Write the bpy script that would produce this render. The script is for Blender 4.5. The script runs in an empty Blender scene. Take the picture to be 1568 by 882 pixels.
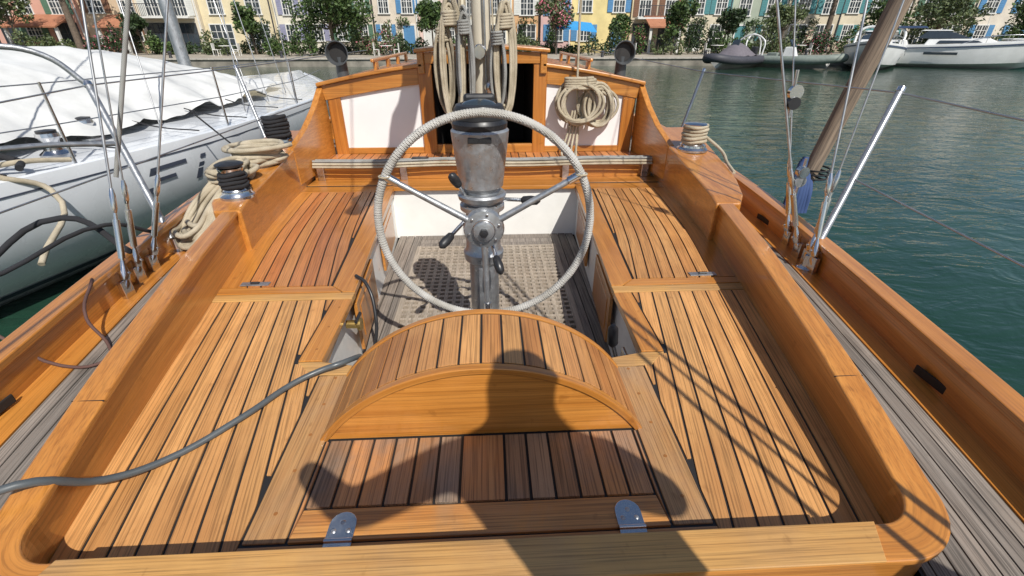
import bpy, math, random
import mathutils
from mathutils import Vector, Matrix
random.seed(7)
R=random.random
D=bpy.data
scene=bpy.context.scene
# ------------------------------------------------------------------ helpers
def link(o): scene.collection.objects.link(o); return o
def G(name,loc=(0,0,0),rz=0):
    e=D.objects.new(name,None); e.empty_display_size=.1; link(e); e.location=loc; e.rotation_euler=(0,0,rz); return e
def mesh(name,v,f,m,par=None,smooth=False,bev=0,seg=2,gc=None):
    me=D.meshes.new(name); me.from_pydata([tuple(p) for p in v],[],f); me.update()
    at=me.attributes.new('gc','FLOAT_VECTOR','POINT'); src=gc if gc else v
    at.data.foreach_set('vector',[c for p in src for c in p])
    if smooth:
        for p in me.polygons: p.use_smooth=True
    o=D.objects.new(name,me); link(o)
    if m: me.materials.append(m)
    if par: o.parent=par
    if bev:
        b=o.modifiers.new('b','BEVEL'); b.width=bev; b.segments=seg; b.limit_method='ANGLE'
    return o
BF=[(0,3,2,1),(4,5,6,7),(0,1,5,4),(1,2,6,5),(2,3,7,6),(3,0,4,7)]
def boxv(x0,x1,y0,y1,z0,z1):
    return [(x0,y0,z0),(x1,y0,z0),(x1,y1,z0),(x0,y1,z0),(x0,y0,z1),(x1,y0,z1),(x1,y1,z1),(x0,y1,z1)]
def box(name,x0,x1,y0,y1,z0,z1,m,par=None,bev=0.004):
    if x0>x1:x0,x1=x1,x0
    return mesh(name,boxv(x0,x1,y0,y1,z0,z1),BF,m,par,bev=bev)
def boxes(name,L,m,par=None,bev=0):
    v=[];f=[]
    for b in L:
        n=len(v); a=list(b)
        if a[0]>a[1]:a[0],a[1]=a[1],a[0]
        v+=boxv(*a); f+=[tuple(i+n for i in q) for q in BF]
    return mesh(name,v,f,m,par,bev=bev)
def prismY(name,poly,y0,y1,m,par=None,bev=.004):
    n=len(poly); v=[(x,y0,z) for x,z in poly]+[(x,y1,z) for x,z in poly]
    a=sum(poly[i][0]*poly[(i+1)%n][1]-poly[(i+1)%n][0]*poly[i][1] for i in range(n))
    f=[tuple(range(n)),tuple(range(2*n-1,n-1,-1))]+[(i,i+n,(i+1)%n+n,(i+1)%n) for i in range(n)]
    if a<0: f=[tuple(reversed(q)) for q in f]
    return mesh(name,v,f,m,par,bev=bev)
def prismZ(name,poly,z0,z1,m,par=None,bev=.003):
    n=len(poly); v=[(x,y,z0) for x,y in poly]+[(x,y,z1) for x,y in poly]
    a=sum(poly[i][0]*poly[(i+1)%n][1]-poly[(i+1)%n][0]*poly[i][1] for i in range(n))
    f=[tuple(reversed(range(n))),tuple(range(n,2*n))]+[(i,(i+1)%n,(i+1)%n+n,i+n) for i in range(n)]
    if a<0: f=[tuple(reversed(q)) for q in f]
    return mesh(name,v,f,m,par,bev=bev)
def tube(name,pts,r,m,par=None,smooth=True,cyc=False,res=3):
    cu=D.curves.new(name,'CURVE'); cu.dimensions='3D'; cu.bevel_depth=r; cu.bevel_resolution=res; cu.use_fill_caps=True
    if smooth and len(pts)>2:
        s=cu.splines.new('BEZIER'); s.bezier_points.add(len(pts)-1)
        for b,p in zip(s.bezier_points,pts):
            b.co=p; b.handle_left_type=b.handle_right_type='AUTO'
        cu.resolution_u=6
    else:
        s=cu.splines.new('POLY'); s.points.add(len(pts)-1)
        for b,p in zip(s.points,pts): b.co=(*p,1)
    s.use_cyclic_u=cyc
    cu.materials.append(m); o=D.objects.new(name,cu); link(o)
    if par:o.parent=par
    return o
def lathe(name,prof,loc,m,par=None,n=32,axis=None,smooth=True):
    v=[];f=[]
    for r,z in prof:
        for i in range(n):
            a=2*math.pi*i/n; v.append((r*math.cos(a),r*math.sin(a),z))
    for j in range(len(prof)-1):
        for i in range(n):
            f.append((j*n+i,j*n+(i+1)%n,(j+1)*n+(i+1)%n,(j+1)*n+i))
    f.append(tuple(reversed(range(n)))); f.append(tuple(range((len(prof)-1)*n,len(prof)*n)))
    Mx=Matrix.Translation(loc)
    if axis is not None: Mx=Mx@Vector(axis).to_track_quat('Z','Y').to_matrix().to_4x4()
    gc=v; v=[Mx@Vector(p) for p in v]
    o=mesh(name,v,f,m,par,smooth=smooth,gc=gc)
    if smooth:
        e=o.modifiers.new('e','EDGE_SPLIT'); e.split_angle=math.radians(40)
    return o
def cyl(name,a,b,r,m,par=None,r2=None,n=20):
    a=Vector(a);b=Vector(b); L=(b-a).length
    return lathe(name,[(r,0),(r2 if r2 is not None else r,L)],a,m,par,n,axis=(b-a))
def discs(name,P,r,h,m,par,n=12):
    v=[];f=[]
    for (x,y,z) in P:
        b=len(v); v+=[(x+r*math.cos(2*math.pi*i/n),y+r*math.sin(2*math.pi*i/n),z+h) for i in range(n)]; f.append(tuple(range(b,b+n)))
    return mesh(name,v,f,m,par)
def interp(T,x):
    if x<=T[0][0]: return T[0][1]
    for (a,u),(b,w_) in zip(T,T[1:]):
        if x<=b: return u+(w_-u)*(x-a)/(b-a)
    return T[-1][1]
def smooth_interp(T,x,h=.25):
    return sum(interp(T,x+h*k/4) for k in range(-4,5))/9
# ------------------------------------------------------------------ materials
def newmat(name):
    m=D.materials.new(name); m.use_nodes=True; nt=m.node_tree; return m,nt,nt.nodes['Principled BSDF']
def N(nt,t,**k):
    n=nt.nodes.new(t)
    for a,b in k.items(): setattr(n,a,b)
    return n
def ramp(nt,stops):
    r=N(nt,'ShaderNodeValToRGB'); e=r.color_ramp.elements
    while len(e)<len(stops): e.new(.5)
    for q,(p,c) in zip(e,stops): q.position=p; q.color=(*c,1) if len(c)==3 else c
    return r
def mix(nt,a,b,fac,mode='MIX'):
    x=N(nt,'ShaderNodeMix',data_type='RGBA',blend_type=mode)
    for s,val in ((6,a),(7,b),(0,fac)):
        if hasattr(val,'is_output'): nt.links.new(val,x.inputs[s])
        elif s==0: x.inputs[0].default_value=val
        else: x.inputs[s].default_value=(*val,1)
    return x.outputs[2]
def noise(nt,scale,detail=4,sc=(1,1,1),dist=0,rough=.55,vec=None):
    mp=N(nt,'ShaderNodeMapping'); mp.inputs['Scale'].default_value=sc
    if vec is None: vec=N(nt,'ShaderNodeTexCoord').outputs['Object']
    nt.links.new(vec,mp.inputs[0])
    n=N(nt,'ShaderNodeTexNoise'); n.inputs['Scale'].default_value=scale; n.inputs['Detail'].default_value=detail
    n.inputs['Distortion'].default_value=dist; n.inputs['Roughness'].default_value=rough
    nt.links.new(mp.outputs[0],n.inputs['Vector']); return n.outputs['Fac']
def bump(nt,b,h,strength,dist=.01):
    q=N(nt,'ShaderNodeBump'); q.inputs['Strength'].default_value=strength; q.inputs['Distance'].default_value=dist
    nt.links.new(h,q.inputs['Height']); nt.links.new(q.outputs[0],b.inputs['Normal'])
def simple(name,c,rough=.5,metal=0,var=.12,nscale=6,bmp=0,bscale=80,coat=0):
    m,nt,b=newmat(name)
    n=noise(nt,nscale,5)
    lo=tuple(x*(1-var) for x in c); hi=tuple(min(1,x*(1+var)) for x in c)
    r=ramp(nt,[(.3,lo),(.7,hi)]); nt.links.new(n,r.inputs[0]); nt.links.new(r.outputs[0],b.inputs['Base Color'])
    b.inputs['Roughness'].default_value=rough; b.inputs['Metallic'].default_value=metal; b.inputs['Coat Weight'].default_value=coat
    if rough<.5:
        rr=ramp(nt,[(.3,(rough*.7,)*3),(.75,(min(1,rough*1.6+.03),)*3)]); nt.links.new(noise(nt,nscale*2.5,4),rr.inputs[0]); nt.links.new(rr.outputs[0],b.inputs['Roughness'])
    if bmp: bump(nt,b,noise(nt,bscale,4),bmp)
    return m
def wood(name,c1,c2,c3,axis='Y',coat=.3,rough=.45,isl=.5,patch=None,patchamt=.5,bstr=.25,fine=.55,wear=.75):
    m,nt,b=newmat(name)
    s1={'Y':(42,.9,42),'X':(.9,42,42),'Z':(42,42,.9)}[axis]; s2={'Y':(230,3.2,230),'X':(3.2,230,230),'Z':(230,230,3.2)}[axis]
    geo=N(nt,'ShaderNodeNewGeometry'); at=N(nt,'ShaderNodeAttribute'); at.attribute_name='gc'
    sc=N(nt,'ShaderNodeVectorMath',operation='SCALE'); cb=N(nt,'ShaderNodeCombineXYZ')
    for i in range(3): nt.links.new(geo.outputs['Random Per Island'],cb.inputs[i])
    nt.links.new(cb.outputs[0],sc.inputs[0]); sc.inputs['Scale'].default_value=9.0
    av=N(nt,'ShaderNodeVectorMath',operation='ADD'); nt.links.new(at.outputs['Vector'],av.inputs[0]); nt.links.new(sc.outputs[0],av.inputs[1]); vec=av.outputs[0]
    n1=noise(nt,1,4,s1,.35,.55,vec); n2=noise(nt,1,3,s2,.1,.55,vec)
    r1=ramp(nt,[(.33,c1),(.67,c2)]); nt.links.new(n1,r1.inputs[0])
    mu=N(nt,'ShaderNodeMath',operation='MULTIPLY'); nt.links.new(geo.outputs['Random Per Island'],mu.inputs[0]); mu.inputs[1].default_value=isl
    col=mix(nt,r1.outputs[0],c3,mu.outputs[0])
    hs=N(nt,'ShaderNodeMath',operation='MULTIPLY_ADD'); fr=N(nt,'ShaderNodeMath',operation='FRACT'); m7=N(nt,'ShaderNodeMath',operation='MULTIPLY'); m7.inputs[1].default_value=37.7
    nt.links.new(geo.outputs['Random Per Island'],m7.inputs[0]); nt.links.new(m7.outputs[0],fr.inputs[0]); nt.links.new(fr.outputs[0],hs.inputs[0]); hs.inputs[1].default_value=.42*isl; hs.inputs[2].default_value=1-.24*isl
    hv=N(nt,'ShaderNodeHueSaturation'); nt.links.new(hs.outputs[0],hv.inputs['Value']); nt.links.new(col,hv.inputs['Color']); col=hv.outputs[0]
    if patch:
        r3=ramp(nt,[(.45,(0,0,0)),(.64,(patchamt,)*3)]); nt.links.new(noise(nt,3.2,6,(1,.7,1),.4,.6),r3.inputs[0])
        col=mix(nt,col,patch,r3.outputs[0])
    r2=ramp(nt,[(.36,(fine,)*3),(.54,(1,1,1))]); nt.links.new(n2,r2.inputs[0])
    col=mix(nt,col,r2.outputs[0],1.0,'MULTIPLY')
    r4=ramp(nt,[(.35,(.80,.76,.72)),(.6,(1,1,1))]); nt.links.new(noise(nt,1.7,6,(1,1,1),.3,.65),r4.inputs[0]); col=mix(nt,col,r4.outputs[0],wear,'MULTIPLY')
    # small dark marks and stains
    r5=ramp(nt,[(.66,(1,1,1)),(.74,(.72,.68,.64))]); nt.links.new(noise(nt,22,3,(1,.6,1),.2,.5),r5.inputs[0]); col=mix(nt,col,r5.outputs[0],wear,'MULTIPLY')
    nt.links.new(col,b.inputs['Base Color'])
    b.inputs['Roughness'].default_value=rough; b.inputs['Coat Weight'].default_value=coat
    rc_=ramp(nt,[(.3,(.05,)*3),(.7,(.26,)*3)]); nt.links.new(noise(nt,5,4),rc_.inputs[0]); nt.links.new(rc_.outputs[0],b.inputs['Coat Roughness'])
    bump(nt,b,n2,bstr,.002)
    return m
VC=((.44,.165,.026),(.64,.275,.055),(.56,.21,.036))
varY=wood('varnished_wood_y',*VC,'Y',.7,.35,.35,bstr=.1,fine=.74)
varX=wood('varnished_wood_x',*VC,'X',.7,.35,.35,bstr=.1,fine=.74)
varZ=wood('varnished_wood_z',(.42,.145,.022),(.57,.22,.04),(.46,.16,.028),'Z',.7,.35,.3,bstr=.1,fine=.76)
lightX=wood('light_teak_x',(.56,.29,.085),(.68,.39,.13),(.60,.28,.08),'X',.15,.5,.4,patch=(.42,.25,.12),patchamt=.5,fine=.64)
lightY=wood('light_teak_y',(.48,.25,.095),(.60,.34,.135),(.54,.25,.085),'Y',.1,.5,.4,patch=(.36,.24,.15),patchamt=.6,fine=.6)
teak=wood('deck_teak',(.48,.20,.056),(.64,.31,.10),(.70,.37,.135),'Y',.15,.48,.8,patch=(.47,.205,.065),patchamt=.5,fine=.54)
archw=wood('arch_teak',(.44,.165,.045),(.60,.27,.085),(.66,.35,.13),'Y',.2,.45,.9,patch=(.40,.16,.05),patchamt=.5,fine=.54)
teakred=wood('deck_teak_red',(.42,.13,.035),(.56,.21,.065),(.60,.27,.09),'Y',.35,.42,.8,fine=.6)
teakgrey=wood('weathered_teak',(.20,.17,.145),(.34,.30,.26),(.25,.20,.16),'Y',0,.8,.8,patch=(.17,.15,.13),patchamt=.5,bstr=.7,fine=.42)
teakmix=wood('half_weathered_teak',(.19,.13,.09),(.33,.22,.135),(.56,.24,.075),'Y',0,.6,.95,patch=(.20,.18,.155),patchamt=.8,bstr=.5,fine=.48)
gratew=wood('grating_wood',(.33,.28,.22),(.48,.41,.33),(.40,.33,.26),'Y',0,.75,.6,fine=.62)
caulk=simple('caulk',(.018,.016,.015),.6)
white=simple('white_gelcoat',(.78,.77,.73),.35,var=.05,coat=.2)
panelw=simple('white_painted_panel',(.80,.78,.77),.4,var=.04,nscale=3)
chrome=simple('stainless_steel',(.62,.62,.63),.16,1,var=.1)
alu=simple('cast_aluminium',(.42,.43,.44),.36,.8,var=.16,nscale=14,bmp=.12)
black=simple('black_plastic',(.02,.02,.022),.35)
darkglass=simple('dark_glass',(.03,.04,.05),.06,var=.1)
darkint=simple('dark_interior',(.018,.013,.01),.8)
bung=simple('wood_bung',(.30,.12,.03),.5)
def ropemat(name,c,s=90,dk=.5):
    m,nt,b=newmat(name)
    w=N(nt,'ShaderNodeTexWave'); w.bands_direction='DIAGONAL'; w.inputs['Scale'].default_value=s; w.inputs['Distortion'].default_value=1.5
    nt.links.new(N(nt,'ShaderNodeTexCoord').outputs['Object'],w.inputs[0])
    r=ramp(nt,[(.1,tuple(x*dk for x in c)),(.6,c)]); nt.links.new(w.outputs['Fac'],r.inputs[0])
    r4=ramp(nt,[(.35,(.72,.70,.66)),(.6,(1,1,1))]); nt.links.new(noise(nt,9,5),r4.inputs[0])
    nt.links.new(mix(nt,r.outputs[0],r4.outputs[0],1.0,'MULTIPLY'),b.inputs['Base Color']); b.inputs['Roughness'].default_value=.85
    bump(nt,b,w.outputs['Fac'],.6,.004); return m
rope=ropemat('cream_rope',(.66,.57,.42)); ropeblk=ropemat('black_rope',(.03,.03,.035)); ropegrey=ropemat('grey_rope',(.40,.40,.38),60)
ropeblue=simple('blue_sailcloth',(.03,.06,.16),.8)
wire=simple('steel_wire',(.45,.45,.45),.35,.9)
rimm=ropemat('cord_wrapped_rim',(.60,.58,.54),70,.7)
hosem=simple('grey_hose',(.075,.085,.09),.4)
brass=simple('brass',(.5,.35,.12),.3,.9)

# ------------------------------------------------------------------ boat shape
wT=[(.3,.945),(.65,1.03),(1.15,1.135),(1.97,1.295),(2.65,1.42),(3.4,1.49),(4.0,1.52),(4.8,1.54)]
WT=[(-1,1.2),(.5,1.51),(.95,1.61),(1.4,1.69),(1.96,1.79),(2.4,1.86),(3.2,1.96),(4.1,2.04),(5.5,2.02),(7,1.72),(8.5,1.05),(9.8,.1)]
w=lambda y:smooth_interp(wT,y)
W=lambda y:smooth_interp(WT,y,.3)
wellT=[(1.3,.63),(1.97,.64),(3.7,.76)]
well=lambda y:interp(wellT,y)
boat=G('sailboat')
def planks(name,of,inf,y0,y1,pitch,n,s,z,mat,par,gap=.008,th=.012,start=0.0,ny=40):
    v=[];f=[];gc=[]
    for k in range(n):
        run=[]
        def flush():
            if len(run)>1:
                b=len(v)
                for (xo,xi,y) in run:
                    ro=of(y)
                    v.extend([(s*xo,y,z-th),(s*xo,y,z),(s*xi,y,z),(s*xi,y,z-th)])
                    gc.extend([(ro-xo,y,z-th),(ro-xo,y,z),(ro-xi,y,z),(ro-xi,y,z-th)])
                for i in range(len(run)-1):
                    a=b+4*i;c=a+4
                    for p,q in ((0,1),(1,2),(2,3)):
                        face=(a+p,a+q,c+q,c+p)
                        f.append(face if s<0 else tuple(reversed(face)))
                f.append((b,b+3,b+2,b+1)); e=b+4*(len(run)-1); f.append((e,e+1,e+2,e+3))
            run.clear()
        for i in range(ny+1):
            y=y0+(y1-y0)*i/ny
            o=of(y)-start-k*pitch; ii=max(o-pitch+gap,inf(y))
            if o-ii>.008: run.append((o,ii,y))
            else: flush()
        flush()
    return mesh(name,v,f,mat,par,gc=gc)
def sheet(name,of,inf,y0,y1,s,z,mat,par,ny=40):
    v=[];f=[]
    for i in range(ny+1):
        y=y0+(y1-y0)*i/ny; v+=[(s*of(y),y,z),(s*inf(y),y,z)]
    for i in range(ny):
        a=2*i; q=(a,a+1,a+3,a+2); f.append(q if s<0 else tuple(reversed(q)))
    return mesh(name,v,f,mat,par)
def deck_in(y):
    if y<.50: return 0.0
    if y<4.42: return w(y)+.03
    if y<7.6: return 1.42
    return 0.0
for s in (-1,1):
    sheet('deck_caulk',lambda y:W(y)-.03,lambda y:0 if (y<.56 or y>7.6) else deck_in(y)-.05,-1,9.6,s,-.004,caulk,boat,110)
    planks('side_deck_planks',lambda y:W(y)-.055-.10,deck_in,-1,9.5,.052,40,s,0,teakgrey,boat,.005,ny=210)
    planks('covering_board',lambda y:W(y)-.055,lambda y:W(y)-.15,-1,9.5,.2,1,s,.003,varY,boat,.0,ny=120)
    v=[];f=[];gc=[];ny=90
    for i in range(ny+1):
        y=-1+10.7*i/ny; t=.15+max(0,y-4)*.03
        Wx=W(y)
        pr=[(-.055,-.01),(-.055,t-.03),(-.068,t-.03),(-.068,t),(.02,t),(.02,t-.03),(0,t-.03),(0,-.06)]
        for o_,z_ in pr: v.append((s*(Wx+o_),y,z_)); gc.append((o_,y,z_))
    for i in range(ny):
        a=8*i;c=a+8
        for p in range(7):
            q=(a+p,a+p+1,c+p+1,c+p); f.append(tuple(reversed(q)) if s<0 else q)
    mesh('bulwark',v,f,varY,boat,bev=.006,gc=gc)
    for yy in (1.15,2.75):
        xx=s*(W(yy)-.058); L=[(xx-.004,xx+.004,yy-.09,yy+.09,.012,.045)]
        boxes('scupper_slot',L,darkint,boat,bev=.003)
    v=[];f=[]
    for i in range(ny+1):
        y=-1+10.7*i/ny; Wx=W(y)
        v+=[(s*(Wx-.002),y,-.05),(s*(Wx-.02),y,-.35),(s*(Wx*.93),y,-.75),(s*Wx*.8,y,-1.1),(0,y,-1.5)]
    for i in range(ny):
        a=5*i;c=a+5
        for p in range(4):
            q=(a+p,a+p+1,c+p+1,c+p); f.append(tuple(reversed(q)) if s<0 else q)
    mesh('hull_side',v,f,white,boat,smooth=True)
box('transom',-1.2,1.2,-1.06,-1.0,-1.1,.15,varX,boat)
# ---- coaming
def ztop(y): return smooth_interp([(.2,.12),(.62,.12),(1.15,.18),(1.95,.225),(2.65,.235),(3,.235)],y,.1)
path=[]
yf=2.62; rc=.12; ya=.592
ys=[yf-(yf-(ya+rc))*i/36 for i in range(37)]
for y in ys: path.append((w(y),y))
xc=w(ya+rc)-rc
for i in range(1,13):
    a=math.pi/2*i/12; path.append((xc+rc*math.cos(a),ya+rc-rc*math.sin(a)))
for i in range(1,12): path.append((xc*(1-i/6),ya))
left=[(-x,y) for x,y in reversed(path[:-11])]
path=path+left
v=[];f=[];gc=[];n=len(path);sl=0
for i,(x,y) in enumerate(path):
    a=Vector(path[max(0,i-1)]);b=Vector(path[min(n-1,i+1)]); t=(b-a).normalized(); nn=Vector((-t.y,t.x))
    if i: sl+=(Vector(path[i])-Vector(path[i-1])).length
    if nn.dot(Vector((x,y-1.8)))<0: nn=-nn
    z=ztop(y); th=.062
    p=Vector((x,y))
    for off,zz in ((0,-.012),(0,z-.022),(-.012,z-.022),(-.012,z),(th+.012,z),(th+.012,z-.022),(th,z-.022),(th,-.04)):
        q=p+nn*off; v.append((q.x,q.y,zz)); gc.append((off,sl,zz))
for i in range(n-1):
    a=8*i;c=a+8
    for p in range(7): f.append((a+p,c+p,c+p+1,a+p+1))
mesh('cockpit_coaming',v,f,varY,boat,bev=.007,seg=3,gc=gc)
prismZ('aft_cap_board',[(-.93,ya-.076),(.86,ya-.076),(.90,ya+.0135),(-.90,ya+.0135)],.121,.1275,lightX,boat,.002)
# dark butt-joint lines on the coaming cap
boxes('cap_joints',[(s*(w(1.05)-.014),s*(w(1.05)+.076),1.05,1.0525,ztop(1.05)-.003,ztop(1.05)+.0012) for s in (-1,1)],caulk,boat)
# ---- seats
def inner_aft(y): return interp([(.6,.602),(1.36,.612),(1.42,.722),(2.0,.722)],y)
for s in (-1,1):
    sheet('seat_caulk',lambda y:w(y)+.02,lambda y:.4 if y<1.34 else well(y)+.0,.54,3.95,s,-.004,caulk,boat,80)
    planks('seat_planks',lambda y:w(y)+.0,inner_aft,.575,1.893,.0665,12,s,0,teak,boat,ny=60)
    prismZ('seat_margin_board',[(s*.491,.70),(s*.595,.70),(s*.605,1.335),(s*.491,1.335)],-.012,.001,lightY,boat)
    prismZ('seat_corner_board',[(s*.49,1.342),(s*.64,1.342),(s*.715,1.42),(s*.625,1.42),(s*.49,1.39)],-.03,.001,lightX,boat)
    prismZ('well_edge_board',[(s*.625,1.426),(s*.715,1.426),(s*.715,1.893),(s*.63,1.893)],-.03,.0015,varY,boat)
    prismZ('seat_cross_frame',[(s*.632,1.90),(s*(w(1.9)+.01),1.90),(s*(w(1.965)+.01),1.960),(s*.70,1.960),(s*.632,1.960)],-.03,.002,lightX,boat)
    prismZ('seat_cross_frame',[(s*.70,1.967),(s*(w(1.97)+.01),1.967),(s*(w(2.03)+.01),2.028),(s*.76,2.028)],-.03,.0025,varX,boat)
    prismZ('seat_front_margin',[(s*.635,1.967),(s*.693,1.967),(s*.758,2.03),(s*.870,3.60),(s*.755,3.74),],-.03,.0015,varY,boat)
    planks('locker_lid_planks',lambda y:w(y)-.13,lambda y:interp([(2,.768),(3.6,.882)],y),2.036,3.595,.066,12,s,.002,teakred if s<0 else teak,boat,ny=40)
    planks('seat_outer_board',lambda y:w(y)+.02,lambda y:w(y)-.122,2.036,3.595,.2,1,s,.0,varY,boat,0,ny=30)
    prismZ('seat_front_board',[(s*.885,3.60),(s*1.53,3.60),(s*1.55,3.75),(s*.76,3.75)],-.03,.001,varX,boat)
    P=[(s*.543,.78+.135*k,.001) for k in range(5)]+[(s*.668,1.50+.16*k,.0015) for k in range(3)]+[(s*(w(2.2+.3*k)-.05),2.2+.3*k,.0) for k in range(5)]
    discs('wood_bungs',P,.0055,.0008,bung,boat)
    v=[(s*(well(1.34)+.02),1.34,-.46),(s*(well(3.74)+.02),3.74,-.46),(s*(well(3.74)+.02),3.74,-.02),(s*(well(1.34)+.02),1.34,-.02)]
    mesh('well_side_wall',v,[(0,1,2,3)],white,boat)
    prismZ('seat_fascia',[(s*well(1.42),1.42),(s*well(3.74),3.74),(s*(well(3.74)+.018),3.74),(s*(well(1.42)+.018),1.42)],-.07,-.031,varY,boat)
    def wallbox(nm,ya_,yb_,z0,z1,t,mat):
        prismZ(nm,[(s*(well(ya_)+.019-t),ya_),(s*(well(yb_)+.019-t),yb_),(s*(well(yb_)+.019),yb_),(s*(well(ya_)+.019),ya_)],z0,z1,mat,boat)
    for a_,b_ in ((1.98,2.5),(2.9,3.5)):
        wallbox('locker_door_frame',a_,b_,-.36,-.075,.018,varY)
        wallbox('locker_door_panel',a_+.06,b_-.06,-.31,-.12,.022,varZ)
boxes('hatch_caulk',[(-.6,.6,.54,1.335,-.02,-.0045)],caulk,boat)
# aft hatch
hatch=G('lazarette_hatch')
L=[];widths=[.060]*6+[.120]+[.060]*6
tot=sum(widths)+.008*12; x=-tot/2; Lc=[]
for k,wd in enumerate(widths):
    (Lc if k in(6,) else L).append((x,x+wd,.792,1.018,-.008,.004)); x+=wd+.008
hx=tot/2
boxes('hatch_planks',L,teakmix,hatch,bev=.001); boxes('hatch_centre_plank',Lc,wood('centre_plank',(.44,.18,.06),(.56,.26,.09),(.45,.2,.08),'Y',0,.55,.3,patch=(.30,.21,.14),patchamt=.6,fine=.5),hatch,bev=.001)
for s in (-1,1):
    prismZ('hatch_side_frame',[(s*(hx+.008),.795),(s*.483,.706),(s*.483,1.018),(s*(hx+.008),1.018)],-.008,.0045,teakmix,hatch)
hframe=wood('hatch_frame_wood',(.50,.20,.05),(.66,.31,.085),(.6,.25,.06),'X',.3,.45,.3,patch=(.38,.24,.13),patchamt=.7,fine=.6)
prismZ('hatch_aft_frame',[(-hx-.004,.785),(hx+.004,.785),(.483,.697),(-.483,.697)],-.008,.0045,hframe,hatch)
boxes('hatch_sill_board',[(-.60,.60,.605,.690,-.008,.003)],hframe,boat,bev=.002)
for s in (-1,1):
    h=G('chrome_hinge'); xx=s*.368+.012
    for (ya_,yb_,d) in ((.697,.772,1),(.625,.690,-1)):
        yin=ya_ if d>0 else yb_; yo=yb_ if d>0 else ya_
        pts=[(xx-.034,yin),(xx+.034,yin)]
        for i in range(9):
            a=math.pi*i/8; pts.append((xx+.034*math.cos(a),yo-d*.034+d*.034*math.sin(a)))
        prismZ('leaf',pts,.0046,.0095,chrome,h,.001)
        for dx,dy in ((-.018,.022),(.018,.022),(0,.045)):
            lathe('screw',[(.0065,0),(.004,.0025),(.0,.003)],(xx+dx,yin+d*dy,.0095),alu,h,12)
    cyl('knuckle',(xx-.034,.6935,.009),(xx+.034,.6935,.009),.0065,chrome,h)
# ---- helm seat box
hb=G('arched_helm_seat')
hw=.505; hh=.262; Rr=(hw*hw+hh*hh)/(2*hh); th0=math.asin(hw/Rr); cz=hh-Rr
def arc(r,t): return (r*math.sin(t),cz+r*math.cos(t))
na=18; v=[];f=[]
for k in range(na):
    a0=-th0+2*th0*k/na+.0058; a1=-th0+2*th0*(k+1)/na-.0058
    b=len(v)
    for a in (a0,(a0+a1)/2,a1):
        xo,zo=arc(Rr,a); xi,zi=arc(Rr-.012,a)
        v+=[(xi,1.058,zi),(xo,1.058,zo),(xo,1.318,zo),(xi,1.318,zi)]
    for j in range(2):
        p=b+4*j;q=p+4
        for u_ in range(4): f.append((p+u_,p+(u_+1)%4,q+(u_+1)%4,q+u_))
    f.append((b+3,b+2,b+1,b)); f.append((b+8,b+9,b+10,b+11))
mesh('arch_planks',v,f,archw,hb,bev=.001)
def archring(nm,r0,r1,y0,y1,mat):
    n=40;v=[];f=[];gc=[]
    for i in range(n+1):
        t=-th0+2*th0*i/n
        a=arc(r0,t);b=arc(r1,t)
        v+=[(a[0],y0,a[1]),(b[0],y0,b[1]),(b[0],y1,b[1]),(a[0],y1,a[1])]; gc+=[(t*Rr,y0,r0),(t*Rr,y0,r1),(t*Rr,y1,r1),(t*Rr,y1,r0)]
    for i in range(n):
        p=4*i;q=p+4
        for u_ in range(4): f.append((p+u_,p+(u_+1)%4,q+(u_+1)%4,q+u_))
    f.append((3,2,1,0)); f.append((4*n,4*n+1,4*n+2,4*n+3))
    mesh(nm,v,f,mat,hb,bev=.003,gc=gc)
archring('arch_core',Rr-.03,Rr-.004,1.035,1.335,caulk)
archring('arch_edge_trim',Rr-.020,Rr+.003,1.024,1.050,varX)
archring('arch_front_trim',Rr-.028,Rr+.003,1.326,1.350,varX)
face=[arc(Rr-.022,-th0+2*th0*i/40) for i in range(41)]
face=[(x,max(z,-.0)) for x,z in face]
prismY('arch_face',face,1.030,1.046,varX,hb,0)
prismY('arch_back',face,1.31,1.325,white,hb,0)
# ---- well floor, grating
box('well_front_wall',-.8,.8,3.74,3.77,-.46,-.031,white,boat,0)
box('well_aft_wall',-.66,.66,1.31,1.34,-.46,-.012,white,boat,0)
box('well_floor',-.8,.8,1.3,3.75,-.5,-.475,caulk,boat,0)
L=[]
for s in (-1,1):
    for k in range(3): 
        a=.565+k*.066; L.append((s*a,s*(a+.06),1.34,3.74,-.461,-.445))
L+=[(-.56,.56,3.5,3.56,-.461,-.444),(-.56,.56,3.566,3.64,-.461,-.444),(-.56,.56,3.646,3.735,-.461,-.444)]
boxes('floor_side_boards',L,teakgrey,boat,bev=.002)
gr=G('teak_grating'); L=[]
n=20
for i in range(n+1):
    x=-.55+i*1.1/n; L.append((x-.0115,x+.0115,1.4,3.49,-.462,-.4405))
ny_=38
L2=[]
for i in range(ny_+1):
    y=1.41+i*(3.48-1.41)/ny_; L2.append((-.56,.56,y-.0115,y+.0115,-.4615,-.4395))
boxes('grating_long_bars',L,gratew,gr); boxes('grating_cross_bars',L2,gratew,gr)
boxes('grating_frame',[(-.575,-.545,1.38,3.5,-.455,-.4375),(.545,.575,1.38,3.5,-.455,-.4375),(-.04,-.005,1.38,3.5,-.455,-.4375),(.005,.04,1.38,3.5,-.455,-.4375)],gratew,gr,bev=.002)
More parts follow.
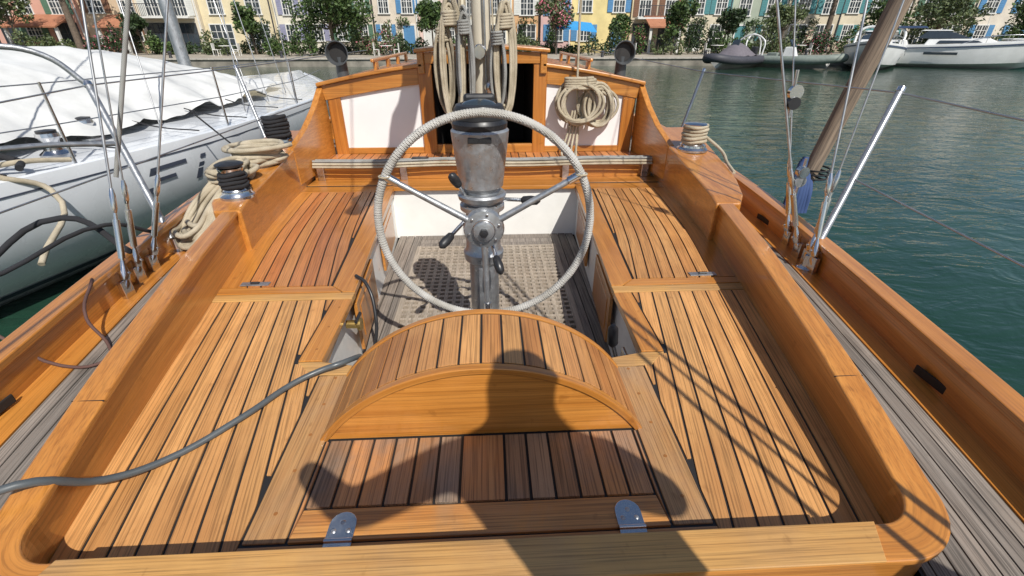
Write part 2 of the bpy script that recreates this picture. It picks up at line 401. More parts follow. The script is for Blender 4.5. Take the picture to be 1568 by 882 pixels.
# ---- bridge deck
box('bridge_edge_board',-.755,.755,3.70,3.79,-.03,.003,varX,boat)
box('bridge_deck',-1.5,1.5,3.79,3.965,-.03,.0,varX,boat)
box('bridge_riser',-1.47,1.47,3.96,3.985,.0,.105,varX,boat)
L=[];x=-1.46
while x<1.44:
    L.append((x,x+.063,3.965,4.40,.106,.12)); x+=.071
boxes('bridge_bench_planks',L,teakred,boat,bev=.001)
box('bench_core',-1.46,1.46,3.97,4.4,.09,.115,caulk,boat,0)
tr=G('mainsheet_traveller')
box('track',-1.46,1.46,3.925,3.955,.135,.155,alu,tr)
for x in (-1.4,-.7,0,.7,1.4): box('track_foot',x-.03,x+.03,3.92,3.96,.0,.135,chrome,tr)
box('traveller_car',-.62,-.48,3.91,3.97,.156,.19,black,tr)
for i,(r_,yy,zz) in enumerate(((.011,3.895,.15),(.009,3.905,.172),(.010,3.975,.165),(.009,3.88,.13))):
    tube('control_line',[(-1.44,yy,zz),(-.9,yy-.005,zz-.004),(-.3,yy+.008,zz+.004),(.3,yy,zz-.006),(.9,yy+.01,zz),(1.44,yy,zz)],r_,(rope,ropegrey,ropegrey,rope)[i],tr)
# ---- winch blocks
for s in (-1,1):
    v=[];f=[]
    ST=[(2.50,.235,.15),(2.62,.25,.20),(2.9,.265,.26),(3.4,.30,.31),(3.8,.34,.34),(4.2,.37,.34)]
    for (y,z,wd) in ST:
        xi=w(y)-.03; v+=[(s*xi,y,-.0),(s*xi,y,z),(s*(xi+wd),y,z),(s*(xi+wd),y,-.0)]
    for i in range(len(ST)-1):
        a=4*i;c=a+4
        for p in range(3):
            q=(a+p,a+p+1,c+p+1,c+p); f.append(tuple(reversed(q)) if s<0 else q)
    q=(0,3,2,1); f.append(q if s>0 else tuple(reversed(q)))
    mesh('winch_plinth',v,f,varY,boat,bev=.012,seg=3)
    pr=[(3.65,.33),(3.95,.43),(4.2,.56),(4.42,.72)]
    v=[];f=[]
    for y,z in pr:
        xi=w(y)-.035-(y-3.65)*.12; v+=[(s*xi,y,.05),(s*xi,y,z),(s*(xi+.05),y,z),(s*(xi+.05),y,.05)]
    for i in range(3):
        a=4*i;c=a+4
        for p in range(3):
            q=(a+p,a+p+1,c+p+1,c+p); f.append(tuple(reversed(q)) if s<0 else q)
    q=(0,3,2,1); f.append(q if s>0 else tuple(reversed(q)))
    mesh('cabin_wing_board',v,f,varY,boat,bev=.006)
# ---- cabin
def roofz(x): 
    x=abs(x); return .92-.105*(x/1.0)**1.6
cab=G('cabin')
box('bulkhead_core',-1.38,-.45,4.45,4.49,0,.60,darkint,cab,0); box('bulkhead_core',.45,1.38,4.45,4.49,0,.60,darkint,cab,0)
for s in (-1,1):
    pan=[(s*1.28,.16),(s*.565,.16),(s*.565,.76),(s*.8,.72),(s*1.05,.66),(s*1.28,.62)]
    prismY('white_panel',pan,4.418,4.436,panelw,cab,0)
    prismY('corner_post',[(s*1.38,.1),(s*1.27,.1),(s*1.27,.66),(s*1.38,.66)],4.40,4.44,varZ,cab)
    prismY('door_post',[(s*.565,.1),(s*.445,.1),(s*.445,.90),(s*.565,.90)],4.385,4.44,varZ,cab)
    prismY('bottom_rail',[(s*1.27,.12),(s*.565,.12),(s*.565,.175),(s*1.27,.175)],4.402,4.43,varX,cab)
    n=10; poly=[(s*(.565+(1.40-.565)*i/n), (.715-.125*(i/n)**1.2)) for i in range(n+1)]+[(s*(1.42-(1.42-.565)*i/n), roofz(1.42-(1.42-.565)*i/n)-.03) for i in range(n+1)]
    prismY('roof_beam',poly,4.392,4.438,varX,cab)
    poly=[(s*(.52+(1.45-.52)*i/n), roofz(.52+(1.45-.52)*i/n)-.028) for i in range(n+1)]+[(s*(1.45-(1.45-.52)*i/n), roofz(1.45-(1.45-.52)*i/n)+.004) for i in range(n+1)]
    prismY('roof_edge_moulding',poly,4.36,4.41,varX,cab,.008)
    box('cabin_side',s*1.36,s*1.40,4.44,7.5,-.01,roofz(1.38)-.02,varY,cab)
v=[];f=[];x=-1.42
while x<1.42:
    x2=min(x+.075,1.42); b=len(v)
    for yy in (4.41,7.6):
        for xx in (x,x2-.006):
            v.append((xx,yy,roofz(xx)-(0.0 if yy<5 else .03)))
    f.append((b,b+1,b+3,b+2)); x=x2
mesh('roof_planks',v,f,teakred,cab)
prismY('cabin_front',[(-1.4,0),(1.4,0),(1.4,.7),(0,.86),(-1.4,.7)],7.5,7.55,varX,cab)
box('hatch_hood_side',-.56,-.50,4.36,5.3,.80,.99,varY,cab,.008); box('hatch_hood_side',.50,.56,4.36,5.3,.80,.99,varY,cab,.008)
poly=[(-.58,.965),(-.3,.985),(0,.99),(.3,.985),(.58,.965),(.58,.995),(.3,1.015),(0,1.022),(-.3,1.015),(-.58,.995)]
prismY('sliding_hatch',poly,4.34,5.25,varY,cab,.008)
prismY('hatch_front_lip',[(-.5,.88),(.5,.88),(.5,.965),(0,.985),(-.5,.965)],4.375,4.40,varX,cab)
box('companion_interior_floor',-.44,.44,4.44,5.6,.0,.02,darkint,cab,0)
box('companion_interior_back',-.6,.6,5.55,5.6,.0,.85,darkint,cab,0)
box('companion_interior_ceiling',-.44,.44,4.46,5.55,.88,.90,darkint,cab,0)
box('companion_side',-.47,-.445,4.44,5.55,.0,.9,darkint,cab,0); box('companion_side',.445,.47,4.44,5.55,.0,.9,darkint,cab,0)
box('companion_sill',-.445,.445,4.39,4.43,.12,.20,varX,cab)
for s in (-1,1):
    h=G('roof_handrail')
    box('rail',s*.98,s*1.01,4.6,6.6,.88,.91,varY,h,.01)
    for yy in (4.7,5.3,5.9,6.5): box('foot',s*.98,s*1.01,yy,yy+.1,.80,.88,varY,h)
g=G('roof_prisms'); discs('prism',[(x,4.75,roofz(x)+.006) for x in (-1.1,-.95,-.8,-.68,.7,.85,1.0,1.12)],.035,.003,brass,g)
cowlm=simple('cowl_grey',(.07,.075,.08),.35,.2)
for s in (-1,1):
    c=G('cowl_vent'); X=s*1.31; Y=4.75
    lathe('base',[(.075,0),(.075,.02),(.055,.03),(.05,.16),(.05,.2)],(X,Y,.72),cowlm,c)
    prof=[(.045,-.06),(.062,-.03),(.08,.02),(.095,.07),(.102,.085),(.092,.085),(.078,.03),(.05,-.02),(.0,-.03)]
    lathe('bell',prof,(X,Y-.01,.95),cowlm,c,axis=(0,-1,.05))
    lathe('throat_dark',[(.076,.0),(.0,.001)],(X,Y-.045,.952),caulk,c,axis=(0,-1,.05))
# ---- mast
mast=G('mizzen_mast')
mastm=simple('mast_paint',(.60,.54,.43),.4,var=.14,nscale=4)
cyl('spar',(0,4.16,.12),(0,4.2,9.5),.078,mastm,mast,r2=.065,n=28)
lathe('mast_collar',[(.13,0),(.13,.03),(.1,.05),(.1,.08)],(0,4.16,.12),chrome,mast)
for i,(dx,dy) in enumerate(((-.10,-.03),(-.07,-.08),(.02,-.11),(.07,-.08),(.11,-.02),(-.13,.02),(.13,-.05))):
    tube('halyard',[(dx*1.5,4.16+dy,.5),(dx,4.16+dy,2),(dx*.8,4.18+dy*.8,9)],.008,(rope,ropegrey,wire,rope,ropeblk,rope,wire)[i],mast,smooth=False)
for zz,dx in ((.75,-.10),(.95,.10),(1.12,-.10)):
    box('cleat_stem',dx-.015,dx+.015,4.05,4.08,zz,zz+.05,chrome,mast); tube('cleat_horn',[(dx,4.045,zz-.06),(dx,4.04,zz+.02),(dx,4.045,zz+.11)],.011,chrome,mast)
lathe('mast_winch',[(.055,0),(.055,.02),(.035,.04),(.035,.08),(.05,.1),(.045,.12)],(-.02,4.07,.98),chrome,mast,axis=(0,-1,0))
lathe('mast_winch',[(.05,0),(.05,.02),(.03,.04),(.03,.07),(.045,.09),(.04,.10)],(.06,4.08,.72),chrome,mast,axis=(.4,-1,0))
bm=G('added_mizzen_boom'); cyl('added_boom',(0,4.0,2.25),(-.05,1.05,2.45),.06,mastm,bm)  # boom and sail sit above the view, added to shade the port seat
rngb=random.Random(3); v=[];f=[]
for i in range(26):
    y=3.9-2.75*i/25
    for j in range(12):
        a=2*math.pi*j/12; r_=.11*(1-.3*i/25)*(1+.2*math.sin(i*1.9+j)+rngb.uniform(-.1,.1)); v.append((r_*math.cos(a),y,2.38+(.2*i/25)*.9+r_*1.1*math.sin(a)))
for i in range(25):
    for j in range(12): f.append((i*12+j,i*12+(j+1)%12,(i+1)*12+(j+1)%12,(i+1)*12+j))
mesh('added_furled_sail',v,f,simple('sailcloth',(.7,.68,.62),.8,bmp=.3),bm,smooth=True)
def coil(name,c,rx,rz,n,r,mat,jit=.25,wrap=True,flat=False,seed=1):
    g=G(name); pts=[]; rg=random.Random(seed); K=14
    P=[(rg.uniform(-1,1),rg.uniform(-1,1),rg.uniform(-1,1)) for _ in range(n+2)]
    for i in range(n*K+1):
        a=2*math.pi*i/K; k=i//K; u=(i%K)/K
        q=[P[k][j]*(1-u)+P[k+1][j]*u for j in range(3)]
        jr=1+jit*q[0]; j2=1+jit*.7*q[1]
        if flat: p=(c[0]+rx*.12*q[2]+rx*jr*math.cos(a),c[1]+rz*j2*math.sin(a),c[2]+r*1.1*k*.55+.01*math.sin(a*1.3+k))
        else: p=(c[0]+rx*jr*math.sin(a)+rx*.25*q[2],c[1]-.012*k+.02*math.sin(a+k),c[2]-rz+rz*j2*math.cos(a))
        pts.append(p)
    tube('loops',pts,r,mat,g)
    if wrap:
        pts=[]
        for i in range(50):
            a=2*math.pi*i/10; pts.append((c[0]+rx*.75*math.cos(a),c[1]-.006*n+ .06*math.sin(a),c[2]-rz*.35+.012*(i/10)*1.6))
        tube('wraps',pts,r,mat,g)
    return g
coil('rope_coil',(-.23,4.05,1.30),.075,.42,9,.013,rope,seed=2)
coil('rope_coil',(-.13,4.0,1.22),.055,.36,6,.012,ropegrey,seed=3)
coil('rope_coil',(-.30,4.08,1.15),.06,.30,6,.012,rope,seed=4)
coil('rope_coil',(.18,4.03,1.26),.065,.36,8,.013,rope,seed=5)
coil('rope_coil',(.12,3.98,1.12),.05,.28,5,.010,ropegrey,seed=6)
coil('rope_coil',(.84,4.33,.74),.17,.17,11,.014,rope,seed=7,jit=.35)
coil('rope_coil',(1.02,4.34,.70),.14,.16,9,.013,rope,wrap=False,seed=8,jit=.35)
hg=G('hanging_line'); tube('fall',[(.80,4.15,3.5),(.82,4.3,.75),(.86,4.32,.3),(.80,4.1,.14)],.010,rope,hg)
for i in range(4):
    tube('tail',[(.80+i*.025,4.33,.5),(.76+i*.03,4.3,.3),(.70+i*.04,4.2-.02*i,.15+.01*i),(.72+.03*i,4.05,.14)],.010,rope,hg)
# ---- wheel
wx=.015; wy=1.88; wc=(wx,wy,.372); wr=.462
sw=G('steering_wheel')
pts=[(wc[0]+wr*math.cos(2*math.pi*i/48),wy,wc[2]+wr*math.sin(2*math.pi*i/48)) for i in range(48)]
tube('rim',pts,.0160,rimm,sw,cyc=True,res=6)
v=[];f=[];nr=260; ns=10
for i in range(nr):
    a=2*math.pi*i/nr
    jr=.0004*math.sin(i*7.3)
    for rr_,da in ((.0162,-.0050),(.0180+jr,-.0018),(.0180+jr,.0018),(.0162,.0050)):
        c2,s2=math.cos(a+da*2),math.sin(a+da*2)
        for j in range(ns):
            b=2*math.pi*j/ns; rad=wr+rr_*math.cos(b)
            v.append((wc[0]+rad*c2,wy+rr_*math.sin(b),wc[2]+rad*s2))
    base=i*4*ns
    for k in range(3):
        for j in range(ns):
            f.append((base+k*ns+j,base+k*ns+(j+1)%ns,base+(k+1)*ns+(j+1)%ns,base+(k+1)*ns+j))
mesh('cord_wrapping',v,f,rimm,sw,smooth=True)
hubc=Vector((wx*.5,wy+.02,.345))
for a in (90+62,90-62,270):
    e=Vector((wr*math.cos(math.radians(a)),0,wr*math.sin(math.radians(a))))+Vector(wc)
    cyl('spoke',hubc,e,.016,alu,sw,r2=.012)
    d=(e-hubc).normalized(); cyl('spoke_socket',e-d*.06,e+d*.005,.018,chrome,sw)
    tube('spoke_lashing',[e+Vector((.024*math.cos(t_),.024*math.sin(t_),0)) for t_ in [k*.6 for k in range(11)]],.004,rope,sw)
lathe('hub',[(.04,-.05),(.088,-.03),(.092,0),(.085,.018),(.05,.024),(.045,.045),(.03,.05),(.0,.05)],hubc,alu,sw,axis=(0,-1,0))
lathe('hub_ring',[(.052,0),(.052,.01),(.036,.012),(.036,.0)],hubc+Vector((0,-.024,0)),chrome,sw,axis=(0,-1,0))
lathe('hub_nut',[(.02,0),(.02,.02),(.008,.022)],hubc+Vector((0,-.048,0)),black,sw,axis=(0,-1,0),n=6,smooth=False)
for k in range(6):
    a=k*math.pi/3+.3; lathe('hub_bolt',[(.007,0),(.006,.006),(0,.007)],hubc+Vector((.07*math.cos(a),-.022,.07*math.sin(a))),chrome,sw,axis=(0,-1,0),n=10)
# ---- pedestal
pd=G('steering_pedestal'); py=2.08
lathe('column',[(.14,-.445),(.14,-.425),(.075,-.41),(.073,.10),(.095,.12),(.10,.16),(.085,.18),(.08,.36),(.105,.38),(.105,.40),(.08,.41),(.078,.47),(.10,.49),(.125,.70),(.128,.735),(.118,.745),(.0,.75)],(0,py,0),alu,pd,40)
lathe('engine_control_ring',[(.11,0),(.115,.02),(.105,.03)],(0,py,.43),alu,pd)
cyl('wheel_shaft',(0,py,.345),(0,wy+.03,.345),.035,alu,pd)
lathe('compass_base',[(.12,0),(.122,.02),(.11,.035),(.108,.05)],(0,py,.747),black,pd)
lathe('compass_dome',[(.10,0),(.098,.02),(.085,.045),(.06,.062),(.03,.07),(.0,.072)],(0,py,.79),darkglass,pd)
lathe('compass_hood',[(.112,0),(.11,.04),(.10,.055),(.08,.06),(.075,.05),(.095,.03)],(0,py,.785),black,pd)
box('compass_bracket',-.07,.07,py+.06,py+.09,.80,.875,black,pd,.015)
box('instrument_label',-.05,.05,py-.127,py-.12,.70,.725,black,pd)
for k in range(8):
    a=k*math.pi/4; lathe('flange_bolt',[(.006,0),(.006,.006),(0,.007)],(.092*math.cos(a),py+.092*math.sin(a),.40),chrome,pd,n=8)
def lever(a,b):
    g=pd; cyl('lever_rod',a,b,.009,chrome,g); d=(Vector(b)-Vector(a)).normalized()
    lathe('lever_knob',[(.008,0),(.018,.012),(.022,.05),(.019,.08),(.006,.095),(0,.096)],Vector(b)-d*.01,black,g,axis=d)
lever((-.06,py-.06,.36),(-.14,py-.17,.31)); lever((-.07,py-.04,.45),(-.10,py-.10,.52)); lever((.09,py,.42),(.19,py-.05,.43)); lever((.03,py-.1,.28),(.06,py-.18,.20))
# ---- hoses and cables
hs=G('shore_power_cable')
tube('cable',[(-2.1,.35,.3),(-1.75,.55,.17),(-1.5,.68,.05),(-1.25,.70,.12),(-1.09,.76,.175),(-1.02,.87,.05),(-.93,.96,.013),(-.78,1.13,.013),(-.68,1.28,.014),(-.60,1.34,.022),(-.53,1.37,.03),(-.50,1.44,.0),(-.54,1.6,-.12)],.0105,hosem,hs)
tube('cable_in_well',[(-.66,2.1,.02),(-.60,2.05,.0),(-.55,1.95,-.15),(-.56,1.85,-.38),(-.45,1.7,-.42)],.009,black,hs)
fit=G('chrome_deck_socket'); lathe('socket',[(.06,0),(.06,.012),(.045,.016),(.045,.03),(.02,.03)],(-.645,1.58,-.20),chrome,fit,axis=(1,-.3,.2))
fit=G('brass_tap'); lathe('body',[(.02,0),(.02,.05),(.03,.055),(.03,.07),(0,.07)],(-.655,1.83,-.10),brass,fit,axis=(1,0,0)); cyl('handle',(-.6,1.80,-.07),(-.6,1.88,-.07),.008,black,fit)
lv=G('throttle_lever'); box('plate',.61,.625,1.48,1.62,-.33,-.12,chrome,lv); cyl('rod',(.61,1.60,-.25),(.56,1.6,-.08),.01,chrome,lv); lathe('knob',[(.012,0),(.024,.02),(.022,.1),(.01,.12),(0,.12)],(.562,1.60,-.10),black,lv,axis=(-.1,-.1,1))
for s,X in ((-1,-1.15),(1,1.14)):
    h=G('locker_hinge'); yy=2.06
    box('plate',X-.07,X+.07,yy-.018,yy+.018,.0026,.008,alu,h,.002); cyl('pin',(X-.02,yy,.01),(X+.02,yy,.01),.008,black,h)
# ---- winches
def winch(loc,wm,n=4,sc=1.0,rw=.012):
    g=G('sheet_winch')
    lathe('base',[(.10*sc,0),(.10*sc,.015),(.085*sc,.03),(.083*sc,.045)],loc,chrome,g)
    lathe('drum',[(.075*sc,.045),(.055*sc,.07),(.052*sc,.13),(.07*sc,.16),(.072*sc,.175),(.05*sc,.185),(.02*sc,.19),(.02*sc,.16)],loc,chrome,g)
    pts=[]
    for i in range(n*12+1):
        a=2*math.pi*i/12; rr_=(.062*sc+rw*.7)*(1+.05*math.sin(i*.7)); pts.append((loc[0]+rr_*math.cos(a),loc[1]+rr_*math.sin(a),loc[2]+.055+i/12*rw*1.9+.003*math.sin(a*1+i)))
    tube('rope_turns',pts,rw,wm,g)
    lathe('self_tailer',[(.078*sc,0),(.08*sc,.012),(.06*sc,.02),(0,.022)],(loc[0],loc[1],loc[2]+.185*1.0),black if wm==ropeblk else chrome,g)
    return g
winch((-1.62,3.8,.335),ropeblk,6,1.15,.014); winch((-1.47,2.72,.25),ropeblk,4,.95)
winch((1.62,3.55,.31),rope,5,1.15,.014)
tube('sheet_tail',[(1.70,3.55,.42),(1.78,3.4,.34),(1.74,3.2,.30),(1.70,3.0,.28)],.011,rope,G('sheet_line'))
coil('rope_coil',(-1.60,3.35,.31),.16,.13,12,.016,rope,flat=True,wrap=False,seed=11,jit=.45)
coil('rope_coil',(-1.64,3.02,.29),.12,.14,9,.016,rope,flat=True,wrap=False,seed=12,jit=.45)
g=G('hanging_rope_coil'); rg=random.Random(4)
pts=[]
for i in range(8):
    o_=rg.uniform(-.05,.05); p_=rg.uniform(-.08,.08)
    pts+=[(-1.57+o_,2.98+p_*.5,.30+.01*i),(-1.70+o_,2.90+p_,.25),(-1.80+o_,2.76+p_,.10),(-1.74+o_,2.58+p_,.035+.012*i),(-1.62+o_,2.52+p_,.06+.01*i),(-1.57+o_,2.70+p_,.22)]
tube('loops',pts,.015,rope,g)
# ---- rigging
def shroud(a,b,r=.0055,m=None,rs=1.0):
    g=G('shroud'); a=Vector(a); b=Vector(b); d=(b-a).normalized()
    tube('wire',[a+d*.45*rs,b],r,m or wire,g,smooth=False)
    box('chainplate',a.x-.012,a.x+.012,a.y-.03,a.y+.03,a.z-.06,a.z+.05,chrome,g)
    lathe('toggle',[(.018,0),(.02,.03),(.012,.05)],a,chrome,g,axis=d)
    p=a+d*.08
    lathe('lower_fork',[(.02,-.03),(.022,0),(.012,.03),(.008,.06)],p,chrome,g,axis=d)
    cyl('turnbuckle_body',a+d*.15,a+d*.33,.014,chrome,g); cyl('screw_rod',a+d*.08,a+d*.45*rs,.0075,chrome,g)
    lathe('upper_terminal',[(.008,0),(.013,.02),(.013,.08),(.007,.11)],a+d*.36,chrome,g,axis=d)
    cyl('clevis_pin',p+Vector((-.028,0,0)),p+Vector((.028,0,0)),.006,chrome,g)
shroud((-1.70,1.97,.04),(-1.46,3.8,6)); shroud((-1.76,2.26,.04),(-.13,3.75,6)); shroud((-1.74,2.12,.04),(-1.1,3.2,6),.004)
shroud((1.76,2.25,.04),(-.1,3.1,6),.006); shroud((1.72,2.06,.04),(1.95,3.5,6)); shroud((1.74,2.14,.04),(2.5,2.9,6),.004); shroud((1.80,2.42,.04),(.9,3.6,6),.004)
tube('thick_stay',[(-1.76,2.26,.5),(-.13,3.75,6)],.010,ropegrey,G('braided_stay'),smooth=False)
b=G('rigging_block'); p=Vector((1.56,2.36,.85))
lathe('sheave',[(.035,-.012),(.035,.012)],p,chrome,b,axis=(0,1,.0)); lathe('cheek',[(.03,-.02),(.03,.02)],p-Vector((0,0,.05)),black,b,axis=(0,1,0)); cyl('shackle',p-Vector((0,0,.12)),p+Vector((-.02,0,.1)),.008,chrome,b)
b=G('rigging_block'); p=Vector((1.68,2.30,.42)); lathe('sheave',[(.03,-.012),(.03,.012)],p,alu,b,axis=(0,1,0)); lathe('cheek',[(.028,-.018),(.028,.018)],p+Vector((0,0,.05)),chrome,b,axis=(0,1,0)); cyl('shackle',p-Vector((0,0,.08)),p+Vector((0,0,.12)),.007,chrome,b)
def stanchion(a,b,r=.014,m=alu):
    g=G('stanchion'); lathe('foot',[(.045,0),(.045,.01),(.022,.02),(.02,.08)],a,chrome,g); cyl('post',a,b,r,m,g); lathe('cap',[(r*1.2,-.02),(r*1.2,.005),(r*.5,.015),(0,.016)],b,chrome,g,axis=Vector(b)-Vector(a)); return g
whitetube=simple('grey_tube',(.36,.37,.39),.3,.6)
stanchion((1.72,2.10,0),(2.22,2.5,.85),.017,whitetube); stanchion((-1.78,2.5,.0),(-2.30,3.02,.85),.019)
stanchion((-1.86,4.2,.0),(-2.2,4.6,.85)); stanchion((1.88,4.6,.0),(2.15,4.8,.80)); 
g=G('lifeline'); 
tube('upper',[(2.22,2.5,.83),(2.2,1.5,.78),(2.05,.2,.78)],.0045,wire,g,False); tube('upper_fwd',[(2.22,2.5,.83),(2.15,4.8,.78),(1.6,7.5,.9)],.0045,wire,g,False)
tube('lower',[(1.97,2.3,.43),(1.95,1.2,.36),(1.9,.2,.4)],.0045,wire,g,False)
g=G('lifeline')
tube('upper',[(-2.30,3.02,.84),(-2.35,2.3,.80),(-2.2,.8,.8)],.0045,wire,g,False); tube('upper_fwd',[(-2.3,3.02,.84),(-2.2,4.6,.84),(-1.7,7.5,.9)],.0045,wire,g,False)
tube('lower',[(-2.05,2.76,.43),(-2.1,2.0,.42),(-1.9,.6,.45)],.0045,wire,g,False); tube('lower_fwd',[(-2.05,2.76,.43),(-2.02,4.4,.43),(-1.7,7.5,.5)],.0045,wire,g,False)
g=G('stern_rail'); tube('tube',[(-2.30,3.02,.84),(-2.42,2.95,1.0),(-2.6,2.8,1.05),(-2.9,2.2,1.0)],.016,alu,g); tube('tube2',[(-2.12,2.8,.55),(-2.3,2.5,.60),(-2.6,1.9,.62)],.014,alu,g)
g=G('added_backstay'); tube('wire',[(1.5,-.75,.05),(.05,4.15,8)],.007,wire,g,False); tube('added_tackle',[(1.55,-.7,.05),(1.05,.9,2.6)],.011,rope,g,False); tube('added_tackle',[(1.43,-.8,.05),(.95,.85,2.7)],.010,rope,g,False)  # stay and tackles added mostly out of view, for thin shadow lines on deck
g=G('added_backstay'); tube('wire',[(-1.4,-.8,.05),(-.05,4.15,8)],.007,wire,g,False)  # matching stay, also added for its thin shadow
tube('topping_lift',[(-.05,1.05,2.5),(0,4.15,8)],.006,rope,bm,False)
coil('rope_coil',(1.40,-.35,1.12),.10,.20,6,.012,rope,seed=21); coil('rope_coil',(1.52,-.55,.95),.12,.22,5,.012,rope,seed=22)  # coils hung behind the view, added for looped shadows on the starboard seat
# weathered spar
sp=G('wooden_boom_spar'); oldw=wood('old_spar_wood',(.15,.11,.08),(.30,.22,.155),(.25,.2,.15),'Z',0,.8,.3,bstr=.8,fine=.42)
cyl('spar',(2.18,3.0,.02),(2.95,3.12,3.2),.046,oldw,sp,r2=.080)
for i in range(7): tube('cloth_roll',[(2.12+.022*i,2.95+.02*i,.36-.02*i+.03*(i%3)),(2.09+.02*i,2.93,.2),(2.06+.024*i,2.9,.02)],.020,ropeblue,sp)
tube('lashing',[(2.28+.07*math.cos(t_*.9),3.0+.07*math.sin(t_*.9),.22+.004*t_) for t_ in range(24)],.006,ropeblk,sp)
g=G('mooring_line'); tube('line',[(-1.75,2.15,.15),(-2.05,2.2,.32),(-2.4,1.95,.1),(-2.9,1.7,-.1)],.014,ropeblk,g); tube('bight',[(-1.72,1.85,.16),(-1.6,1.62,.1),(-1.5,1.55,.01),(-1.45,1.45,.01),(-1.58,1.42,.02),(-1.8,1.45,.16),(-2.0,1.6,-.2)],.006,simple('brown_line',(.10,.05,.04),.8),g)
tube('line_tail',[(-1.80,2.4,.16),(-1.86,2.2,.28),(-2.1,1.75,.2),(-2.5,1.2,.3),(-3.2,.6,.5)],.010,ropeblk,g)

# ------------------------------------------------------------------ neighbour yacht
nb=G('white_sailing_yacht')
SH=[(-1.5,-4.9),(0,-4.45),(2,-3.92),(3.4,-3.5),(4.2,-3.27),(5.7,-2.95),(8.3,-2.85),(11,-3.4),(13.5,-4.6),(14.5,-5.2)]
sh=lambda y:smooth_interp(SH,y,.4); cxn=-5.3
v=[];f=[];ny=70
stn=[]
for i in range(ny+1):
    y=-1.5+16*i/ny; x=sh(y); hb_=x-cxn
    row=[(cxn,.22),(cxn+hb_*.5,.20),(x-.05,.13),(x-.03,.17),(x,.16),(x+.01,.08),(x-.005,-.15),(x-.10,-.45),(x-.38*min(1,hb_),-.75),(x-.75*min(1,hb_),-.98),(cxn,-1.2)]
    full=[(a,y,z) for a,z in row]
    mir=[(2*cxn-a,y,z) for a,z in row[1:-1]]
    stn.append((full,mir))
for full,mir in stn: v+=full+mir
K=len(stn[0][0])+len(stn[0][1]); F_=len(stn[0][0])
ring=list(range(F_))+[F_+i for i in reversed(range(F_-2))]
for i in range(ny):
    for j in range(len(ring)):
        a=ring[j];b=ring[(j+1)%len(ring)]
        f.append((i*K+a,i*K+b,(i+1)*K+b,(i+1)*K+a))
f.append(tuple(ring))
hullw=simple('yacht_hull_paint',(.70,.72,.74),.22,var=.08,nscale=2,coat=.4)
o=mesh('hull',v,f,hullw,nb,smooth=True); e=o.modifiers.new('e','EDGE_SPLIT'); e.split_angle=math.radians(45)
strm=simple('blue_grey_stripe',(.06,.07,.10),.4)
def hxn(y,z): return sh(y)+interp([(-.98,-.75),(-.75,-.38),(-.45,-.10),(-.15,-.005),(.08,.01),(.2,.0)],z)
def hstrip(nm,y0,y1,z0,z1,off=.006,m=strm,slant=0):
    v=[];f=[];n=24
    for i in range(n+1):
        y=y0+(y1-y0)*i/n; v+=[(hxn(y,z0)+off,y,z0),(hxn(y+slant,z1)+off,y+slant,z1)]
    for i in range(n): f.append((2*i,2*i+2,2*i+3,2*i+1))
    mesh(nm,v,f,m,nb)
hstrip('cove_stripe',.5,12,.055,.068)
hstrip('boot_stripe',-1,12,-.80,-.74,.012)
for (a,b_,z0,z1,sl_) in ((4.40,4.48,-.26,-.02,.10),(4.53,4.92,-.06,-.02,.0),(4.50,4.76,-.16,-.125,.0),(5.02,5.09,-.26,-.10,.06),(5.10,5.17,-.06,-.02,.02)): hstrip('hull_lettering',a,b_,z0,z1,.008,slant=sl_)
tarp=simple('white_tarpaulin',(.62,.62,.60),.7,var=.16,nscale=2.5,bmp=.4,bscale=6)
v=[];f=[];nu=110;nv=50
for i in range(nu+1):
    y=1.6+8.2*i/nu
    hgt=interp([(1.6,.86),(4,.92),(6.5,.96),(7.6,.86),(9.8,.42)],y)
    hw_=interp([(1.6,.9),(3.4,1.25),(5,1.5),(8,1.7),(9.8,1.3)],y)
    hw_+=.05*math.sin(y*4.1)+.03*math.sin(y*9.7)
    for j in range(nv+1):
        t=-1+2*j/nv; x=cxn+t*hw_
        prof=(1-abs(t)**1.7)
        z=.27+(hgt-.27)*prof
        nz=mathutils.noise.noise(Vector((x*1.3,y*1.1,3)))*.08+abs(mathutils.noise.noise(Vector((x*2.6+y*1.8,y*.8,7))))*.09+abs(mathutils.noise.noise(Vector((x*1.2-y*3.5,y*1.0,17))))*.06-.05*abs(math.cos(y*2.6))*(1-prof)
        v.append((x,y,z+nz*(.35+.65*abs(t))))
for i in range(nu):
    for j in range(nv):
        a=i*(nv+1)+j; f.append((a,a+1,a+nv+2,a+nv+1))
mesh('boat_cover',v,f,tarp,nb,smooth=True)
for yy in (2.6,3.5,4.4,5.3,6.2,7.1,8.0):
    x=cxn+interp([(1.6,.9),(3.4,1.25),(5,1.5),(8,1.7),(9.8,1.3)],yy)
    tube('cover_lashing',[(x-.02,yy,.30),(x+.15,yy+.1,.22),(sh(yy)-.1,yy+.05,.18)],.007,ropeblk,nb)
for yy in (2.3,4.0,5.8,7.8):
    x=sh(yy)-.09; cyl('stanchion_post',(x,yy,.15),(x,yy,.78),.012,chrome,nb)
pts=[(sh(y)-.09,y,.77) for y in (0,2.3,4.0,5.8,7.8,10.5)]; tube('lifeline_upper',pts,.005,wire,nb,False)
pts=[(p[0],p[1],.47) for p in pts]; tube('lifeline_lower',pts,.005,wire,nb,False)
for (X,Y) in ((-3.95,4.9),(-3.72,4.2)):
    lathe('deck_winch',[(.11,0),(.11,.03),(.07,.06),(.06,.13),(.085,.17),(.08,.2),(.03,.21)],(X,Y,.17),chrome,nb); lathe('deck_winch_top',[(.07,.0),(.07,.04),(0,.05)],(X,Y,.35),black,nb)
cyl('mast',(cxn,9.2,.2),(cxn,9.2,14),.10,alu,nb); 
